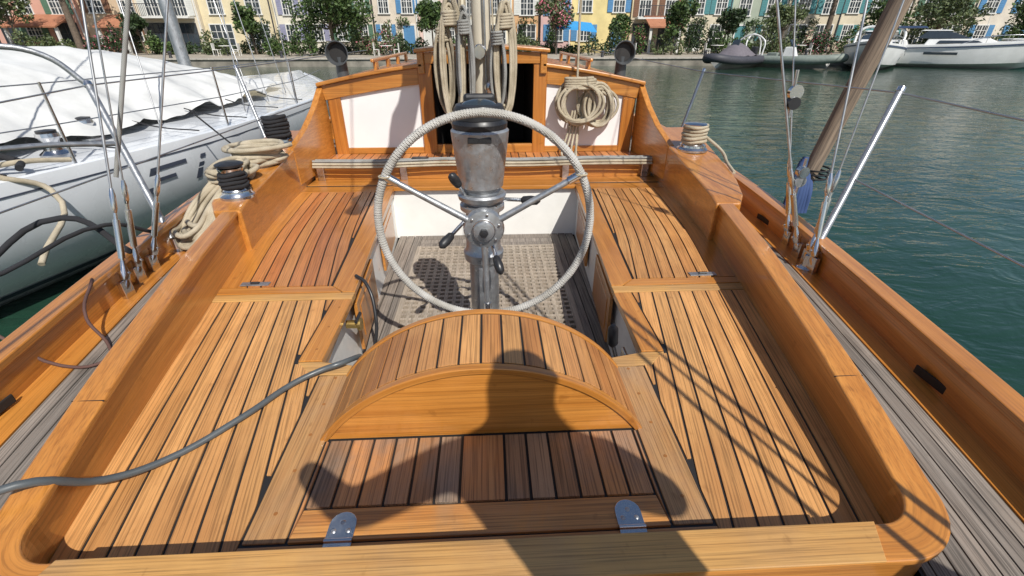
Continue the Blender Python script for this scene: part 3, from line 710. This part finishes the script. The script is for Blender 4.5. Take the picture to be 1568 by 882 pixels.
for (a,b_) in (((-3.3,7.6,.2),(-5.3,9.2,12)),((-3.35,7.2,.2),(-5.2,9.2,7)),((-4.6,-1.2,.2),(-5.3,9.2,13)),((-3.6,3.2,.2),(-5.25,8.8,10)),((-3.5,8.8,.2),(-5.3,9.2,13)),((-3.7,5.6,.2),(-5.0,8,8)),((-3.2,6.6,.2),(-3.6,8,8)),((-3.05,8,.2),(-3.4,8.5,8))): tube('rigging_wire',[a,b_],.007,wire,nb,False)
tube('mooring_rope',[(-3.45,4.0,.19),(-3.6,3.7,.24),(-3.75,3.6,.21),(-3.55,3.45,.2),(-3.35,3.6,.05),(-3.1,3.0,-.3)],.02,rope,nb)
tube('mooring_rope_black',[(-3.7,3.2,.24),(-3.8,3.5,.35),(-3.65,3.75,.25),(-3.5,3.6,.22)],.025,ropeblk,nb)
g=G('boat_fender'); lathe('body',[(.02,-.32),(.09,-.27),(.11,-.2),(.11,.15),(.09,.22),(.03,.27),(.02,.32)],(-2.55,4.9,-.22),white,g); tube('lanyard',[(-2.55,4.9,.08),(-2.9,4.9,.45)],.008,ropeblk,g)

# ------------------------------------------------------------------ water, quay, ground
m,nt,b=newmat('harbour_water')
b.inputs['Roughness'].default_value=.03; b.inputs['IOR'].default_value=1.33
n1=noise(nt,1.3,3,(1,1.9,1),.9); n2=noise(nt,6.0,3,(1,1.5,1),.5)
ad=N(nt,'ShaderNodeMath',operation='MULTIPLY_ADD'); nt.links.new(n2,ad.inputs[0]); ad.inputs[1].default_value=.20; nt.links.new(n1,ad.inputs[2])
bump(nt,b,ad.outputs[0],.42,.085)
rr=ramp(nt,[(.35,(.010,.036,.022)),(.7,(.022,.060,.040))]); nt.links.new(noise(nt,.35,3),rr.inputs[0]); nt.links.new(rr.outputs[0],b.inputs['Base Color'])
mesh('harbour_water',[(-150,-120,-.9),(150,-120,-.9),(150,36.2,-.9),(-150,36.2,-.9)],[(0,1,2,3)],m)
gm=simple('paved_ground',(.34,.30,.24),.9,var=.25,nscale=1.2,bmp=.3,bscale=20)
mesh('ground',[(-1500,36.6,-.4),(1500,36.6,-.4),(1500,2500,-.4),(-1500,2500,-.4)],[(0,1,2,3)],gm)
q=G('quay_wall'); stone=simple('quay_stone',(.22,.20,.165),.9,var=.4,nscale=1.5,bmp=.5,bscale=12)
box('wall',-150,150,36.15,36.6,-2,-.44,stone,q,0)
L=[];x=-80
while x<80: L.append((x,x+1.18,36.05,36.65,-.44,-.36)); x+=1.2
boxes('coping',L,simple('quay_coping',(.38,.35,.30),.8,var=.2),q,bev=.01)
# ------------------------------------------------------------------ foliage
def leafmat(name,dark,light):
    m,nt,b=newmat(name); geo=N(nt,'ShaderNodeNewGeometry'); r=ramp(nt,[(0,dark),(1,light)]); nt.links.new(geo.outputs['Random Per Island'],r.inputs[0]); nt.links.new(r.outputs[0],b.inputs['Base Color']); b.inputs['Roughness'].default_value=.6; return m
lf1=leafmat('leaves_green',(.018,.042,.010),(.085,.14,.03)); lf2=leafmat('leaves_olive',(.04,.065,.022),(.13,.16,.06)); lf3=leafmat('leaves_dark',(.010,.026,.008),(.045,.08,.022)); pink=leafmat('pink_flowers',(.5,.08,.15),(.7,.25,.3))
bark=simple('bark',(.12,.09,.065),.9,var=.3,nscale=8,bmp=.5,bscale=15)
def leafcloud(nm,blobs,n,size,m,par,rng):
    v=[];f=[]
    tv=sum(b[3]*b[4]*b[5] for b in blobs)
    for b in blobs:
        k=int(n*b[3]*b[4]*b[5]/tv)+20
        for i in range(k):
            d=Vector((rng.gauss(0,1),rng.gauss(0,1),rng.gauss(0,1))).normalized(); r=rng.random()**.35*(1+.22*mathutils.noise.noise(d*2.3+Vector(b[:3])))
            p=Vector((b[0]+d.x*r*b[3],b[1]+d.y*r*b[4],b[2]+d.z*r*b[5]))
            if mathutils.noise.noise(p*1.1)<-.26: continue
            a=Vector((rng.gauss(0,1),rng.gauss(0,1),rng.gauss(0,.8))).normalized(); c=a.cross(Vector((rng.gauss(0,1),rng.gauss(0,1),rng.gauss(0,1)))).normalized()
            s=size*(.6+.8*rng.random()); q=len(v)
            v+=[p-a*s,p+c*s*.45,p+a*s,p-c*s*.45]; f.append((q,q+1,q+2,q+3))
    mesh(nm,v,f,m,par)
def tree(name,x,y,h,r,m,n=2600,tr=.14,seed=1,cz=None,flat=.8,extra=None):
    g=G(name); rng=random.Random(seed); zg=-.4
    cz=cz if cz is not None else h-r*flat
    top=Vector((x+rng.uniform(-.2,.2),y,zg+cz))
    cyl('trunk',(x,y,zg),top,tr,bark,g,r2=tr*.55,n=10)
    blobs=[]
    for i in range(10):
        a=rng.uniform(0,6.28); rr=r*rng.uniform(.3,.75); bx=top+Vector((math.cos(a)*rr,math.sin(a)*rr,rng.uniform(-.5,.6)*r*flat))
        s=r*rng.uniform(.30,.5); blobs.append((bx.x,bx.y,bx.z,s,s,s*.85)); cyl('limb',top-Vector((0,0,cz*.35)),bx,tr*.4,bark,g,r2=tr*.12,n=6)
    blobs.append((top.x,top.y,top.z+r*.2,r*.6,r*.6,r*.55*flat))
    leafcloud('crown',blobs,n,.15,m,g,rng)
    if extra: leafcloud('blossom',[(b[0],b[1]-.1,b[2],b[3]*1.05,b[4]*1.05,b[5]*1.05) for b in blobs],n//3,.10,extra,g,rng)
def shrub(name,x,y,w_,d_,h,m,n=900,seed=1,extra=None):
    g=G(name); rng=random.Random(seed); blobs=[]
    k=max(2,int(w_/.7))
    for i in range(k):
        xx=x-w_/2+w_*(i+.5)/k+rng.uniform(-.2,.2); s=h*rng.uniform(.32,.62); blobs.append((xx,y+rng.uniform(-.2,.2),-.4+s*.9,max(.35,w_/k*.75),d_/2,s))
        cyl('stem',(xx,y,-.4),(xx,y,-.4+s),.03,bark,g,n=5)
    leafcloud('leaves',blobs,n,.12,m,g,rng)
    if extra: leafcloud('flowers',blobs,n//5,.07,extra,g,rng)
# ------------------------------------------------------------------ houses
glass=simple('window_glass',(.035,.045,.055),.08,var=.3,nscale=.8)
wframe=simple('white_window_frame',(.66,.65,.61),.5,var=.08)
tile=wood('roof_tile',(.35,.13,.07),(.48,.22,.12),(.4,.18,.1),'Y',0,.8,.4)
iron=simple('iron_railing',(.04,.04,.045),.5)
def wallm(i,c):
    m=simple('stucco_%d'%i,c,.9,var=.14,nscale=.9,bmp=.2,bscale=25); return m
def window(g,x,z,wd,ht,y,sh_=None,door=False,mx=2,mz=3,arch=False,fm=None):
    fm=fm or wframe
    boxes('window_glass',[(x-wd/2,x+wd/2,y-.02,y+.0,z,z+ht)],glass,g)
    L=[(x-wd/2-.09,x-wd/2,y-.06,y,z-.0,z+ht+.09),(x+wd/2,x+wd/2+.09,y-.06,y,z,z+ht+.09),(x-wd/2,x+wd/2,y-.06,y,z+ht,z+ht+.09)]
    if not door: L.append((x-wd/2-.16,x+wd/2+.16,y-.12,y,z-.09,z-.001))
    for i in range(1,mx*2):
        xx=x-wd/2+wd*i/(mx*2); t=.045 if i==mx else .02
        L.append((xx-t,xx+t,y-.045,y-.021,z+.001,z+ht-.001))
    for j in range(1,mz):
        zz=z+ht*j/mz; L.append((x-wd/2+.001,x+wd/2-.001,y-.04,y-.0215,zz-.02,zz+.02))
    if door: L.append((x-wd/2+.002,x+wd/2-.002,y-.042,y-.0212,z,z+.35))
    boxes('window_frame',L,fm,g)
    if arch:
        poly=[(x+(wd/2+.09)*math.cos(math.pi*i/10),z+ht+.091+ .35*math.sin(math.pi*i/10)) for i in range(11)]
        prismY('arch_head',poly,y-.05,y,fm,g,0)
    if sh_:
        L=[]
        for s in (-1,1):
            x0=x+s*(wd/2+.10); L.append((x0,x0+s*wd*.5,y-.07,y-.03,z-.02,z+ht+.05))
            for k in range(int(ht/.14)): L.append((x0+s*.05,x0+s*(wd*.5-.05),y-.08,y-.0705,z+.05+k*.14,z+.12+k*.14))
        boxes('shutters',L,sh_,g)
shc={n:simple('shutter_'+n,c,.6,var=.1) for n,c in dict(blue=(.08,.22,.40),teal=(.07,.22,.23),white=(.58,.58,.54),green=(.09,.17,.11),brown=(.18,.09,.05),lilac=(.26,.26,.36)).items()}
hid=[0]
def house(x0,x1,y,h,c,sh_,bays,door='french',balc=False):
    g=G('town_house'); hid[0]+=1; wm=wallm(hid[0],c); zg=-.4; rh=random.Random(hid[0])
    box('walls',x0+.01,x1-.01,y,y+9,zg-.1,zg+h,wm,g,0)
    boxes('plinth',[(x0+.01,x1-.01,y-.035,y,zg-.05,zg+.35)],simple('plinth_%d'%hid[0],tuple(q_*.6 for q_ in c),.9),g)
    rx0,rx1=x0-.15,x1+.15; zt=zg+h
    v=[(rx0,y-.4,zt-.05),(rx1,y-.4,zt-.05),(rx1,y+4.5,zt+1.6),(rx0,y+4.5,zt+1.6),(rx0,y+9.3,zt-.05),(rx1,y+9.3,zt-.05),(rx0,y-.4,zt+.08),(rx1,y-.4,zt+.08),(rx1,y+4.5,zt+1.75),(rx0,y+4.5,zt+1.75),(rx0,y+9.3,zt+.08),(rx1,y+9.3,zt+.08)]
    f=[(0,1,7,6),(6,7,8,9),(9,8,11,10),(0,3,2,1),(3,4,5,2),(0,6,9,3),(3,9,10,4),(1,2,8,7),(2,5,11,8)]
    mesh('tiled_roof',v,f,tile,g)
    boxes('eaves_cornice',[(x0,x1,y-.18,y,zt-.3,zt-.06)],wframe,g)
    boxes('downpipe',[(x1-.16,x1-.07,y-.1,y-.01,zg,zt-.3)],iron if hid[0]%2 else wframe,g)
    bw=(x1-x0)/bays; up=rh.uniform(-.12,.2)
    for k in range(bays):
        xc_=x0+bw*(k+.5)+rh.uniform(-.15,.15)
        wd=min(1.15,bw*rh.uniform(.34,.46))
        for fl in range(1,int((h-.6)//2.9)):
            window(g,xc_,zg+2.95*fl+(.0 if balc and fl==1 else .15+up),wd,1.9 if (balc and fl==1) else 1.35,y,sh_ if rh.random()>.25 else None)
        kind=door if isinstance(door,str) else door[k%len(door)]
        if kind=='french': window(g,xc_,zg+.1,min(1.9,bw*.6),2.15,y,None,True,2,4,arch=(k%2==0 and hid[0]%3==0))
        elif kind=='dark': window(g,xc_,zg+.1,min(2.4,bw*.7),2.2,y,None,True,2,3,fm=iron)
        elif kind=='win': window(g,xc_,zg+1.0,min(1.1,bw*.4),1.25,y,sh_)
        elif kind=='solid':
            boxes('door_leaf',[(xc_-.5,xc_+.5,y-.05,y,zg+.05,zg+2.2)],sh_ or shc['blue'],g); boxes('door_surround',[(xc_-.62,xc_-.5,y-.08,y,zg,zg+2.32),(xc_+.5,xc_+.62,y-.08,y,zg,zg+2.32),(xc_-.5,xc_+.5,y-.08,y,zg+2.2,zg+2.32)],wframe,g)
    if rh.random()<.5:
        bx=x0+rh.uniform(.2,.8)*(x1-x0); leafcloud('climbing_plant',[(bx,y-.25,zg+1.2,.5,.25,1.3),(bx+.5,y-.25,zg+2.5,.9,.22,.4)],420,.11,(lf1,lf3)[hid[0]%2],g,rh)
    if balc:
        boxes('balcony_slab',[(x0+.4,x1-.4,y-1.0,y,zg+2.72,zg+2.86)],wframe,g)
        L=[(x0+.42,x1-.42,y-.98,y-.94,zg+3.75,zg+3.8)]; xx=x0+.45
        while xx<x1-.45: L.append((xx,xx+.03,y-.97,y-.95,zg+2.86,zg+3.75)); xx+=.14
        boxes('balcony_railing',L,iron,g)
H=[(-62,-52,50,8.8,(.62,.50,.36),'green',3,'win',0),(-52,-45.5,48,8.8,(.60,.46,.40),'white',2,'french',0),
(-45.5,-41,48.5,9,(.55,.33,.27),'white',2,'dark',0),(-41,-35.5,48,8.9,(.58,.32,.24),'green',2,('win','dark'),0),(-35.5,-30.2,48.4,9,(.56,.42,.28),'brown',2,('solid','win'),0),
(-30.2,-25.1,47.6,8.8,(.62,.55,.43),'white',2,'dark',1),(-25.1,-18.9,48,9,(.64,.55,.36),'white',2,'french',0),(-18.9,-14,48.3,8.8,(.64,.60,.50),'lilac',2,'win',0),
(-14,-10,48,9.2,(.58,.50,.39),'green',2,'win',0),(-10,-6.1,47.8,8.8,(.60,.52,.42),'blue',2,('win','solid'),0),(-6.1,-2.4,48.3,9,(.60,.46,.41),'white',2,('solid','win'),0),(-2.4,2.4,48,8.8,(.63,.56,.42),'blue',2,'french',0),
(2.4,5.0,48.2,9,(.58,.35,.18),'white',1,'french',0),(5.0,7.8,47.8,8.8,(.58,.38,.35),'blue',1,'win',0),(7.8,13.4,48,9,(.66,.54,.25),'blue',2,('win','solid'),0),
(13.4,18.3,48.2,8.8,(.52,.44,.33),'brown',2,'dark',1),(18.3,22.6,47.9,9,(.62,.55,.41),'teal',2,'french',0),(22.6,28,48.2,8.8,(.34,.38,.30),'teal',2,('solid','win'),0),
(28,33.3,48,9,(.54,.47,.35),'teal',2,'french',0),(33.3,40,48.3,8.8,(.58,.51,.38),'teal',3,('win','solid','win'),0),(40,46.2,48,9,(.54,.47,.37),'green',2,'french',0),(46.2,53,48.2,8.8,(.60,.54,.45),'blue',2,'win',0),(53,62,50,8.8,(.54,.45,.33),'green',3,'win',0)]
for (a,b_,y,h,c,s_,n,d_,bl) in H: house(a,b_,y,h,c,shc[s_],n,d_,balc=bool(bl))
for (x0,x1) in ((-40.5,-36),(-33,-30.6),(14.5,17.5)):
    g=G('tiled_porch'); v=[(x0,45.6,1.6),(x1,45.6,1.6),(x1,47.9,2.5),(x0,47.9,2.5),(x0,45.6,1.72),(x1,45.6,1.72),(x1,47.9,2.62),(x0,47.9,2.62)]
    mesh('roof_tiles',v,BF,tile,g); boxes('posts',[(x0+.1,x0+.3,45.8,46,-.4,1.62),(x1-.3,x1-.1,45.8,46,-.4,1.62)],wframe,g)
g=G('blue_awning'); mesh('canvas',[(5.9,43.2,1.55),(9.3,43.2,1.25),(9.3,46,2.0),(5.9,46,2.3)],[(0,1,2,3)],simple('blue_canvas',(.02,.26,.58),.7),g); boxes('poles',[(5.95,6.0,43.22,43.27,-.4,1.54),(9.2,9.25,43.22,43.27,-.4,1.24),(5.95,6.0,45.9,45.95,-.4,2.2),(9.2,9.25,45.9,45.95,-.4,1.9)],iron,g)
tree('bay_tree',-12.2,42,5.6,3.2,lf1,6500,.16,3,cz=2.9)
tree('oleander_tree',6.0,44,4.6,1.7,lf2,2000,.08,4,cz=2.9,extra=pink)
tree('round_tree',15.6,42.5,4.2,1.5,lf1,2800,.09,5,cz=2.4,flat=1.2)
tree('olive_tree',38.5,43,5.6,2.8,lf2,3200,.14,6,cz=2.9)
tree('dark_tree',46.5,42,5.5,2.8,lf1,3200,.16,7,cz=3.2)
tree('dark_tree',-45.5,43,6,3.2,lf3,3400,.2,8,cz=2.6)
tree('garden_tree',-38,44,5,2.0,lf2,2000,.1,9,cz=3.3)
tree('pine_tree',-33,43.5,9,2.6,lf3,2000,.28,10,cz=7.0)
tree('pine_tree',30,44.5,9,2.8,lf3,2000,.25,11,cz=7.2)
tree('garden_tree',-4.5,44,4.2,1.7,lf1,2200,.08,12,cz=2.8)
tree('garden_tree',21,44,3.9,1.3,lf3,1800,.08,13,cz=2.3,flat=1.2)
tree('garden_tree',-19.5,44.5,4.4,1.4,lf1,1800,.08,14,cz=2.6,flat=1.1)
tree('garden_tree',11.2,44.6,3.6,1.1,lf1,1500,.07,15,cz=2.0,flat=1.2)
tree('garden_tree',25.8,44,4.2,1.7,lf2,2000,.08,16,cz=2.6)
tree('garden_tree',34.2,43.5,4.6,1.8,lf1,2200,.09,17,cz=2.8)
tree('garden_tree',-28.6,44.5,3.8,1.2,lf3,1500,.07,18,cz=2.2)
rng=random.Random(5)
for i,(x,w_,h_) in enumerate(((-43,6,2.3),(-36,4,1.6),(-31.5,3,1.8),(-27.5,2.4,1.3),(-22.5,1.8,1.5),(-18.6,3,2.2),(-15.5,3.6,1.6),(-9,3.2,2.0),(-6.3,2.4,1.6),(-1.5,3,1.5),(3.4,2,1.8),(9.6,2.4,2.0),(12.4,2.2,2.2),(15,2.4,1.5),(18.3,2.8,2.2),(20.6,2.0,1.5),(23.6,3,2.3),(27.6,3.6,1.7),(32,3.6,2.0),(36,4.4,1.7),(41,5,2.1),(45,5,2.4),(50,4,2.2),(-51,6,2.2),(56,6,2.2))):
    shrub('garden_shrub',x,42.5+rng.uniform(-1.5,2.5),w_,1.3,h_*1.15,(lf1,lf2,lf3)[i%3],int(420*w_),i+20,pink if i%5==2 else None)
shrub('clipped_hedge',-24,45.5,9,.8,.9,lf3,1800,60); shrub('clipped_hedge',25,45.2,10,.8,1.0,lf1,2000,61); shrub('clipped_hedge',5,45.8,8,.8,.9,lf1,1600,62); shrub('clipped_hedge',-12,45.4,10,.8,.9,lf3,1900,63); shrub('clipped_hedge',38,45.3,12,.9,1.2,lf1,2300,64)
for i in range(9):
    x=-30+i*7.7; g=G('mooring_bollard'); lathe('post',[(.12,0),(.10,.1),(.09,.3),(.14,.34),(.13,.42),(0,.45)],(x,37.1,-.36),iron,g,14)
for x in (-20.5,-8,11.2,19,26):
    g=G('terrace_table'); lathe('top',[(.5,.7),(.5,.74)],(x,41.5,-.4),wframe,g); cyl('leg',(x,41.5,-.4),(x,41.5,.32),.04,iron,g)
    for s in (-1,1):
        c=G('terrace_chair'); boxes('chair_frame',[(x+s*.8-.2,x+s*.8+.2,41.3,41.7,.03,.07),(x+s*.98-.02,x+s*.98+.02,41.3,41.7,.07,.5),(x+s*.8-.2,x+s*.8-.16,41.3,41.34,-.4,.03),(x+s*.8+.16,x+s*.8+.2,41.3,41.34,-.4,.03),(x+s*.8-.2,x+s*.8-.16,41.66,41.7,-.4,.03),(x+s*.8+.16,x+s*.8+.2,41.66,41.7,-.4,.03)],wframe,c)
# ------------------------------------------------------------------ motor boats
navy=simple('navy_band',(.03,.05,.10),.3)
boatw=simple('motorboat_white',(.66,.66,.64),.35,var=.08,nscale=1.5,coat=.2)
def motorboat(name,x,y,L_,B_,rz,hm,fb=1.0,arch=True,band=None,bim=True):
    g=G(name,(x,y,-.9),rz); n=18; v=[];f=[]
    def sec(t):
        X=-L_/2+L_*t; bb=B_/2*(1-max(0,(t-.45)/.55)**2.2)*(.92+.08*min(1,t*4)); return X,max(bb,.02),fb*(1+.35*t*t),X+(L_*.09*t**3)
    for i in range(n+1):
        t=i/n; X,bb,zs,xr=sec(t)
        v+=[(xr,-bb,zs),(xr,-bb*1.02,zs-.12),(X,-bb*.86,.22+.25*t**3),(X-L_*.05*t**3,0,-.35+.5*t**4),(X,bb*.86,.22+.25*t**3),(xr,bb*1.02,zs-.12),(xr,bb,zs),(xr,bb*.5,zs+.06),(xr,-bb*.5,zs+.06)]
    for i in range(n):
        for p in range(9): f.append((i*9+p,i*9+(p+1)%9,(i+1)*9+(p+1)%9,(i+1)*9+p))
    f.append(tuple(range(9))); f.append(tuple(reversed(range(n*9,n*9+9))))
    o=mesh('hull',v,f,hm,g,smooth=True); e=o.modifiers.new('e','EDGE_SPLIT'); e.split_angle=math.radians(35)
    for s in (-1,1):
        v=[];f=[]
        for i in range(n+1):
            t=i/n; X,bb,zs,xr=sec(t)
            v+=[(xr,s*(bb*1.02+.012),zs-.20),(xr,s*(bb*1.02+.014),zs-.12)]
        for i in range(n): f.append((2*i,2*i+2,2*i+3,2*i+1))
        mesh('rubbing_strake',v,f,band or navy,g)
    def loft(nm,xa,xb,ta,tb,wb,wt,z0,z1,m,k=.7):
        v=[(xa,-wb,z0),(xb,-wb*k,z0),(xb,wb*k,z0),(xa,wb,z0),(ta,-wt,z1),(tb,-wt*k,z1),(tb,wt*k,z1),(ta,wt,z1)]
        mesh(nm,v,BF,m,g,bev=.06,seg=3)
    z=fb*1.04
    loft('cabin_trunk',-L_*.12,L_*.33,-L_*.10,L_*.22,B_*.38,B_*.32,z-.05,z+.42,boatw)
    loft('trunk_side_window',-L_*.05,L_*.20,-L_*.04,L_*.16,B_*.375,B_*.345,z+.12,z+.30,darkglass,.82)
    loft('windscreen',-L_*.17,L_*.13,-L_*.12,L_*.0,B_*.37,B_*.30,z+.40,z+.85,darkglass)
    loft('screen_top',-L_*.16,L_*.02,-L_*.14,L_*.0,B_*.31,B_*.28,z+.86,z+.93,boatw)
    loft('cockpit_seats',-L_*.42,-L_*.2,-L_*.41,-L_*.22,B_*.36,B_*.34,z-.05,z+.32,boatw)
    loft('swim_platform',-L_*.57,-L_*.49,-L_*.57,-L_*.49,B_*.40,B_*.40,.28,.36,boatw,1)
    for s in (-1,1): boxes('hull_window',[(-L_*.1,L_*.08,s*B_*.508,s*B_*.514,fb*.62,fb*.74)],darkglass,g)
    if arch:
        tube('radar_arch',[(-L_*.3,-B_*.42,z),(-L_*.36,-B_*.36,z+1.0),(-L_*.37,0,z+1.15),(-L_*.36,B_*.36,z+1.0),(-L_*.3,B_*.42,z)],.09,boatw,g)
        lathe('radar_dome',[(.2,0),(.25,.08),(.2,.2),(0,.24)],(-L_*.37,0,z+1.2),boatw,g)
        if bim: loft('bimini_cover',-L_*.40,-L_*.12,-L_*.38,-L_*.14,B_*.40,B_*.34,z+1.02,z+1.16,navy)
    pts=[(L_*.05,B_*.44,z),(L_*.2,B_*.40,z+.5),(L_*.42,B_*.2,z+.65),(L_*.56,0,z+.7),(L_*.42,-B_*.2,z+.65),(L_*.2,-B_*.40,z+.5),(L_*.05,-B_*.44,z)]
    tube('bow_rail',pts,.02,chrome,g)
    for s in (-1,1):
        for (a_,b_,z_) in ((.2,.40,.5),(.32,.31,.6),(.42,.2,.65)): cyl('rail_post',(L_*a_,s*B_*b_,z),(L_*a_,s*B_*b_,z+z_-.02),.014,chrome,g,n=8)
    cyl('whip_antenna',(-L_*.36,B_*.2,z+1.0),(-L_*.40,B_*.2,z+3.4),.012,boatw,g)
def rib(x,y,L_,B_,rz,m,cover=None):
    g=G('inflatable_boat',(x,y,-.9),rz)
    tube('buoyancy_tube',[(-L_/2,B_/2-.2,.5),(0,B_/2-.2,.5),(L_*.3,B_*.33,.56),(L_*.47,0,.7),(L_*.3,-B_*.33,.56),(0,-B_/2+.2,.5),(-L_/2,-B_/2+.2,.5)],.25,m,g,res=6)
    v=[(-L_/2,-B_*.35,.45),(L_*.35,-B_*.2,.5),(L_*.35,B_*.2,.5),(-L_/2,B_*.35,.45),(-L_/2,0,-.3),(L_*.35,0,.05)]
    mesh('rigid_hull',v,[(0,1,2,3),(0,4,5,1),(3,2,5,4),(0,3,4),(1,5,2)],boatw,g)
    if cover:
        v=[];f=[]
        for i in range(13):
            t=i/12; X=-L_*.42+L_*.78*t
            for j in range(9):
                u=-1+j/4; hgt=.75+.75*max(0,1-((t-.45)/.3)**2)*(1-abs(u)**2); v.append((X,u*B_*.36,hgt+.04*math.sin(i*2+j)))
        for i in range(12):
            for j in range(8): a=i*9+j; f.append((a,a+1,a+10,a+9))
        mesh('canvas_cover',v,f,cover,g,smooth=True)
    v=[(-.5,-.4,.5),(.4,-.3,.5),(.4,.3,.5),(-.5,.4,.5),(-.4,-.35,1.25),(.05,-.25,1.3),(.05,.25,1.3),(-.4,.35,1.25)]
    mesh('console',v,BF,boatw,g,bev=.05); boxes('seat',[(-1.5,-.8,-.4,.4,.45,.9)],m,g,bev=.05)
    v=[(-.05,-.25,1.28),(.1,-.25,1.28),(.1,.25,1.28),(-.05,.25,1.28),(-.3,-.2,1.7),(-.27,-.2,1.7),(-.27,.2,1.7),(-.3,.2,1.7)]; mesh('windshield',v,BF,darkglass,g)
    tube('roll_bar',[(-L_*.4,-B_*.35,.7),(-L_*.42,-B_*.3,1.7),(-L_*.42,B_*.3,1.7),(-L_*.4,B_*.35,.7)],.05,boatw,g)
    mesh('outboard',boxv(-L_/2-.5,-L_/2-.05,-.2,.2,.4,1.25),BF,black,g,bev=.08)
greyr=simple('grey_hypalon',(.05,.05,.06),.6); lgrey=simple('pale_grey_hypalon',(.20,.23,.20),.6)
rib(16.6,33.6,6.2,2.6,math.radians(-140),greyr,simple('grey_canvas',(.14,.125,.14),.8)); rib(20.8,33.8,6.8,2.9,math.radians(-55),lgrey)
motorboat('motor_yacht',26.0,33.2,9.6,3.4,math.radians(-130),boatw,1.25,True,None,False); motorboat('motor_yacht',31.6,34.0,9.8,3.4,math.radians(-42),boatw,1.3)
motorboat('motor_boat',36.6,33.6,5.6,2.3,math.radians(-20),simple('teal_hull',(.2,.4,.4),.3),.8,False)
motorboat('motor_boat',43,34,7,2.6,math.radians(-150),boatw,.95)
# ------------------------------------------------------------------ photographer standing behind the camera
def person():
    g=G('photographer'); cloth=simple('dark_shirt',(.05,.06,.09),.8); X=.66; o_=.13
    J={'pel':(X,-.46+o_,.96,.17,.12),'sp':(X,-.45+o_,1.16,.16,.11),'ch':(X,-.42+o_,1.40,.20,.13),'nk':(X,-.38+o_,1.57,.09,.08),'hd0':(X,-.35+o_,1.67,.11,.11),'hd':(X-.02,-.33+o_,1.80,.10,.10),
       'sl':(X-.22,-.42+o_,1.45,.07,.07),'el':(X-.56,-.28,1.26,.055,.055),'wl':(X-.74,-.10,1.22,.035,.035),'sr':(X+.22,-.42+o_,1.45,.07,.07),'er':(X+.30,-.24,1.2,.055,.055),'wr_':(X-.30,-.10,1.22,.035,.035),
       'hl':(X-.10,-.46+o_,.90,.09,.09),'kl':(X-.12,-.44+o_,.48,.06,.06),'al':(X-.12,-.49+o_,.08,.045,.045),'fl':(X-.12,-.36+o_,.04,.04,.035),'hr':(X+.10,-.46+o_,.90,.09,.09),'kr':(X+.12,-.44+o_,.48,.06,.06),'ar':(X+.12,-.49+o_,.08,.045,.045),'fr':(X+.12,-.36+o_,.04,.04,.035)}
    E=[('pel','sp'),('sp','ch'),('ch','nk'),('nk','hd0'),('hd0','hd'),('ch','sl'),('sl','el'),('el','wl'),('ch','sr'),('sr','er'),('er','wr_'),('pel','hl'),('hl','kl'),('kl','al'),('al','fl'),('pel','hr'),('hr','kr'),('kr','ar'),('ar','fr')]
    ks=list(J); me=D.meshes.new('body'); me.from_pydata([J[k][:3] for k in ks],[(ks.index(a),ks.index(b)) for a,b in E],[]); o=D.objects.new('body',me); link(o); o.parent=g; me.materials.append(cloth)
    o.modifiers.new('skin','SKIN')
    for i,k in enumerate(ks): me.skin_vertices[0].data[i].radius=J[k][3:5]
    me.skin_vertices[0].data[0].use_root=True
    o.modifiers.new('sub','SUBSURF').render_levels=2
person()
# ------------------------------------------------------------------ light
d=Vector((-.36,.84,-1)).normalized()
s=D.lights.new('sun','SUN'); s.energy=5.0; s.angle=math.radians(.5); s.color=(1,.965,.90); so=D.objects.new('sun',s); link(so); so.rotation_euler=d.to_track_quat('-Z','Y').to_euler()
wd_=D.worlds.new('World'); scene.world=wd_; wd_.use_nodes=True; nt=wd_.node_tree; sky=nt.nodes.new('ShaderNodeTexSky'); sky.sky_type='NISHITA'; sky.sun_disc=False
sky.sun_elevation=math.asin(-d.z); sky.sun_rotation=math.atan2(-d.x,-d.y)
nt.links.new(sky.outputs[0],nt.nodes['Background'].inputs[0]); nt.nodes['Background'].inputs[1].default_value=.105
scene.view_settings.view_transform='Standard'; scene.view_settings.look='None'; scene.view_settings.exposure=0
# ------------------------------------------------------------------ camera
cam=D.cameras.new('camera'); co=D.objects.new('camera',cam); link(co); scene.camera=co
cam.sensor_width=36; cam.lens=15.95; cam.clip_start=.02; cam.clip_end=4000
co.location=(.04,0,1.1); co.rotation_euler=(math.radians(90-29.2),0,math.radians(-2.8))
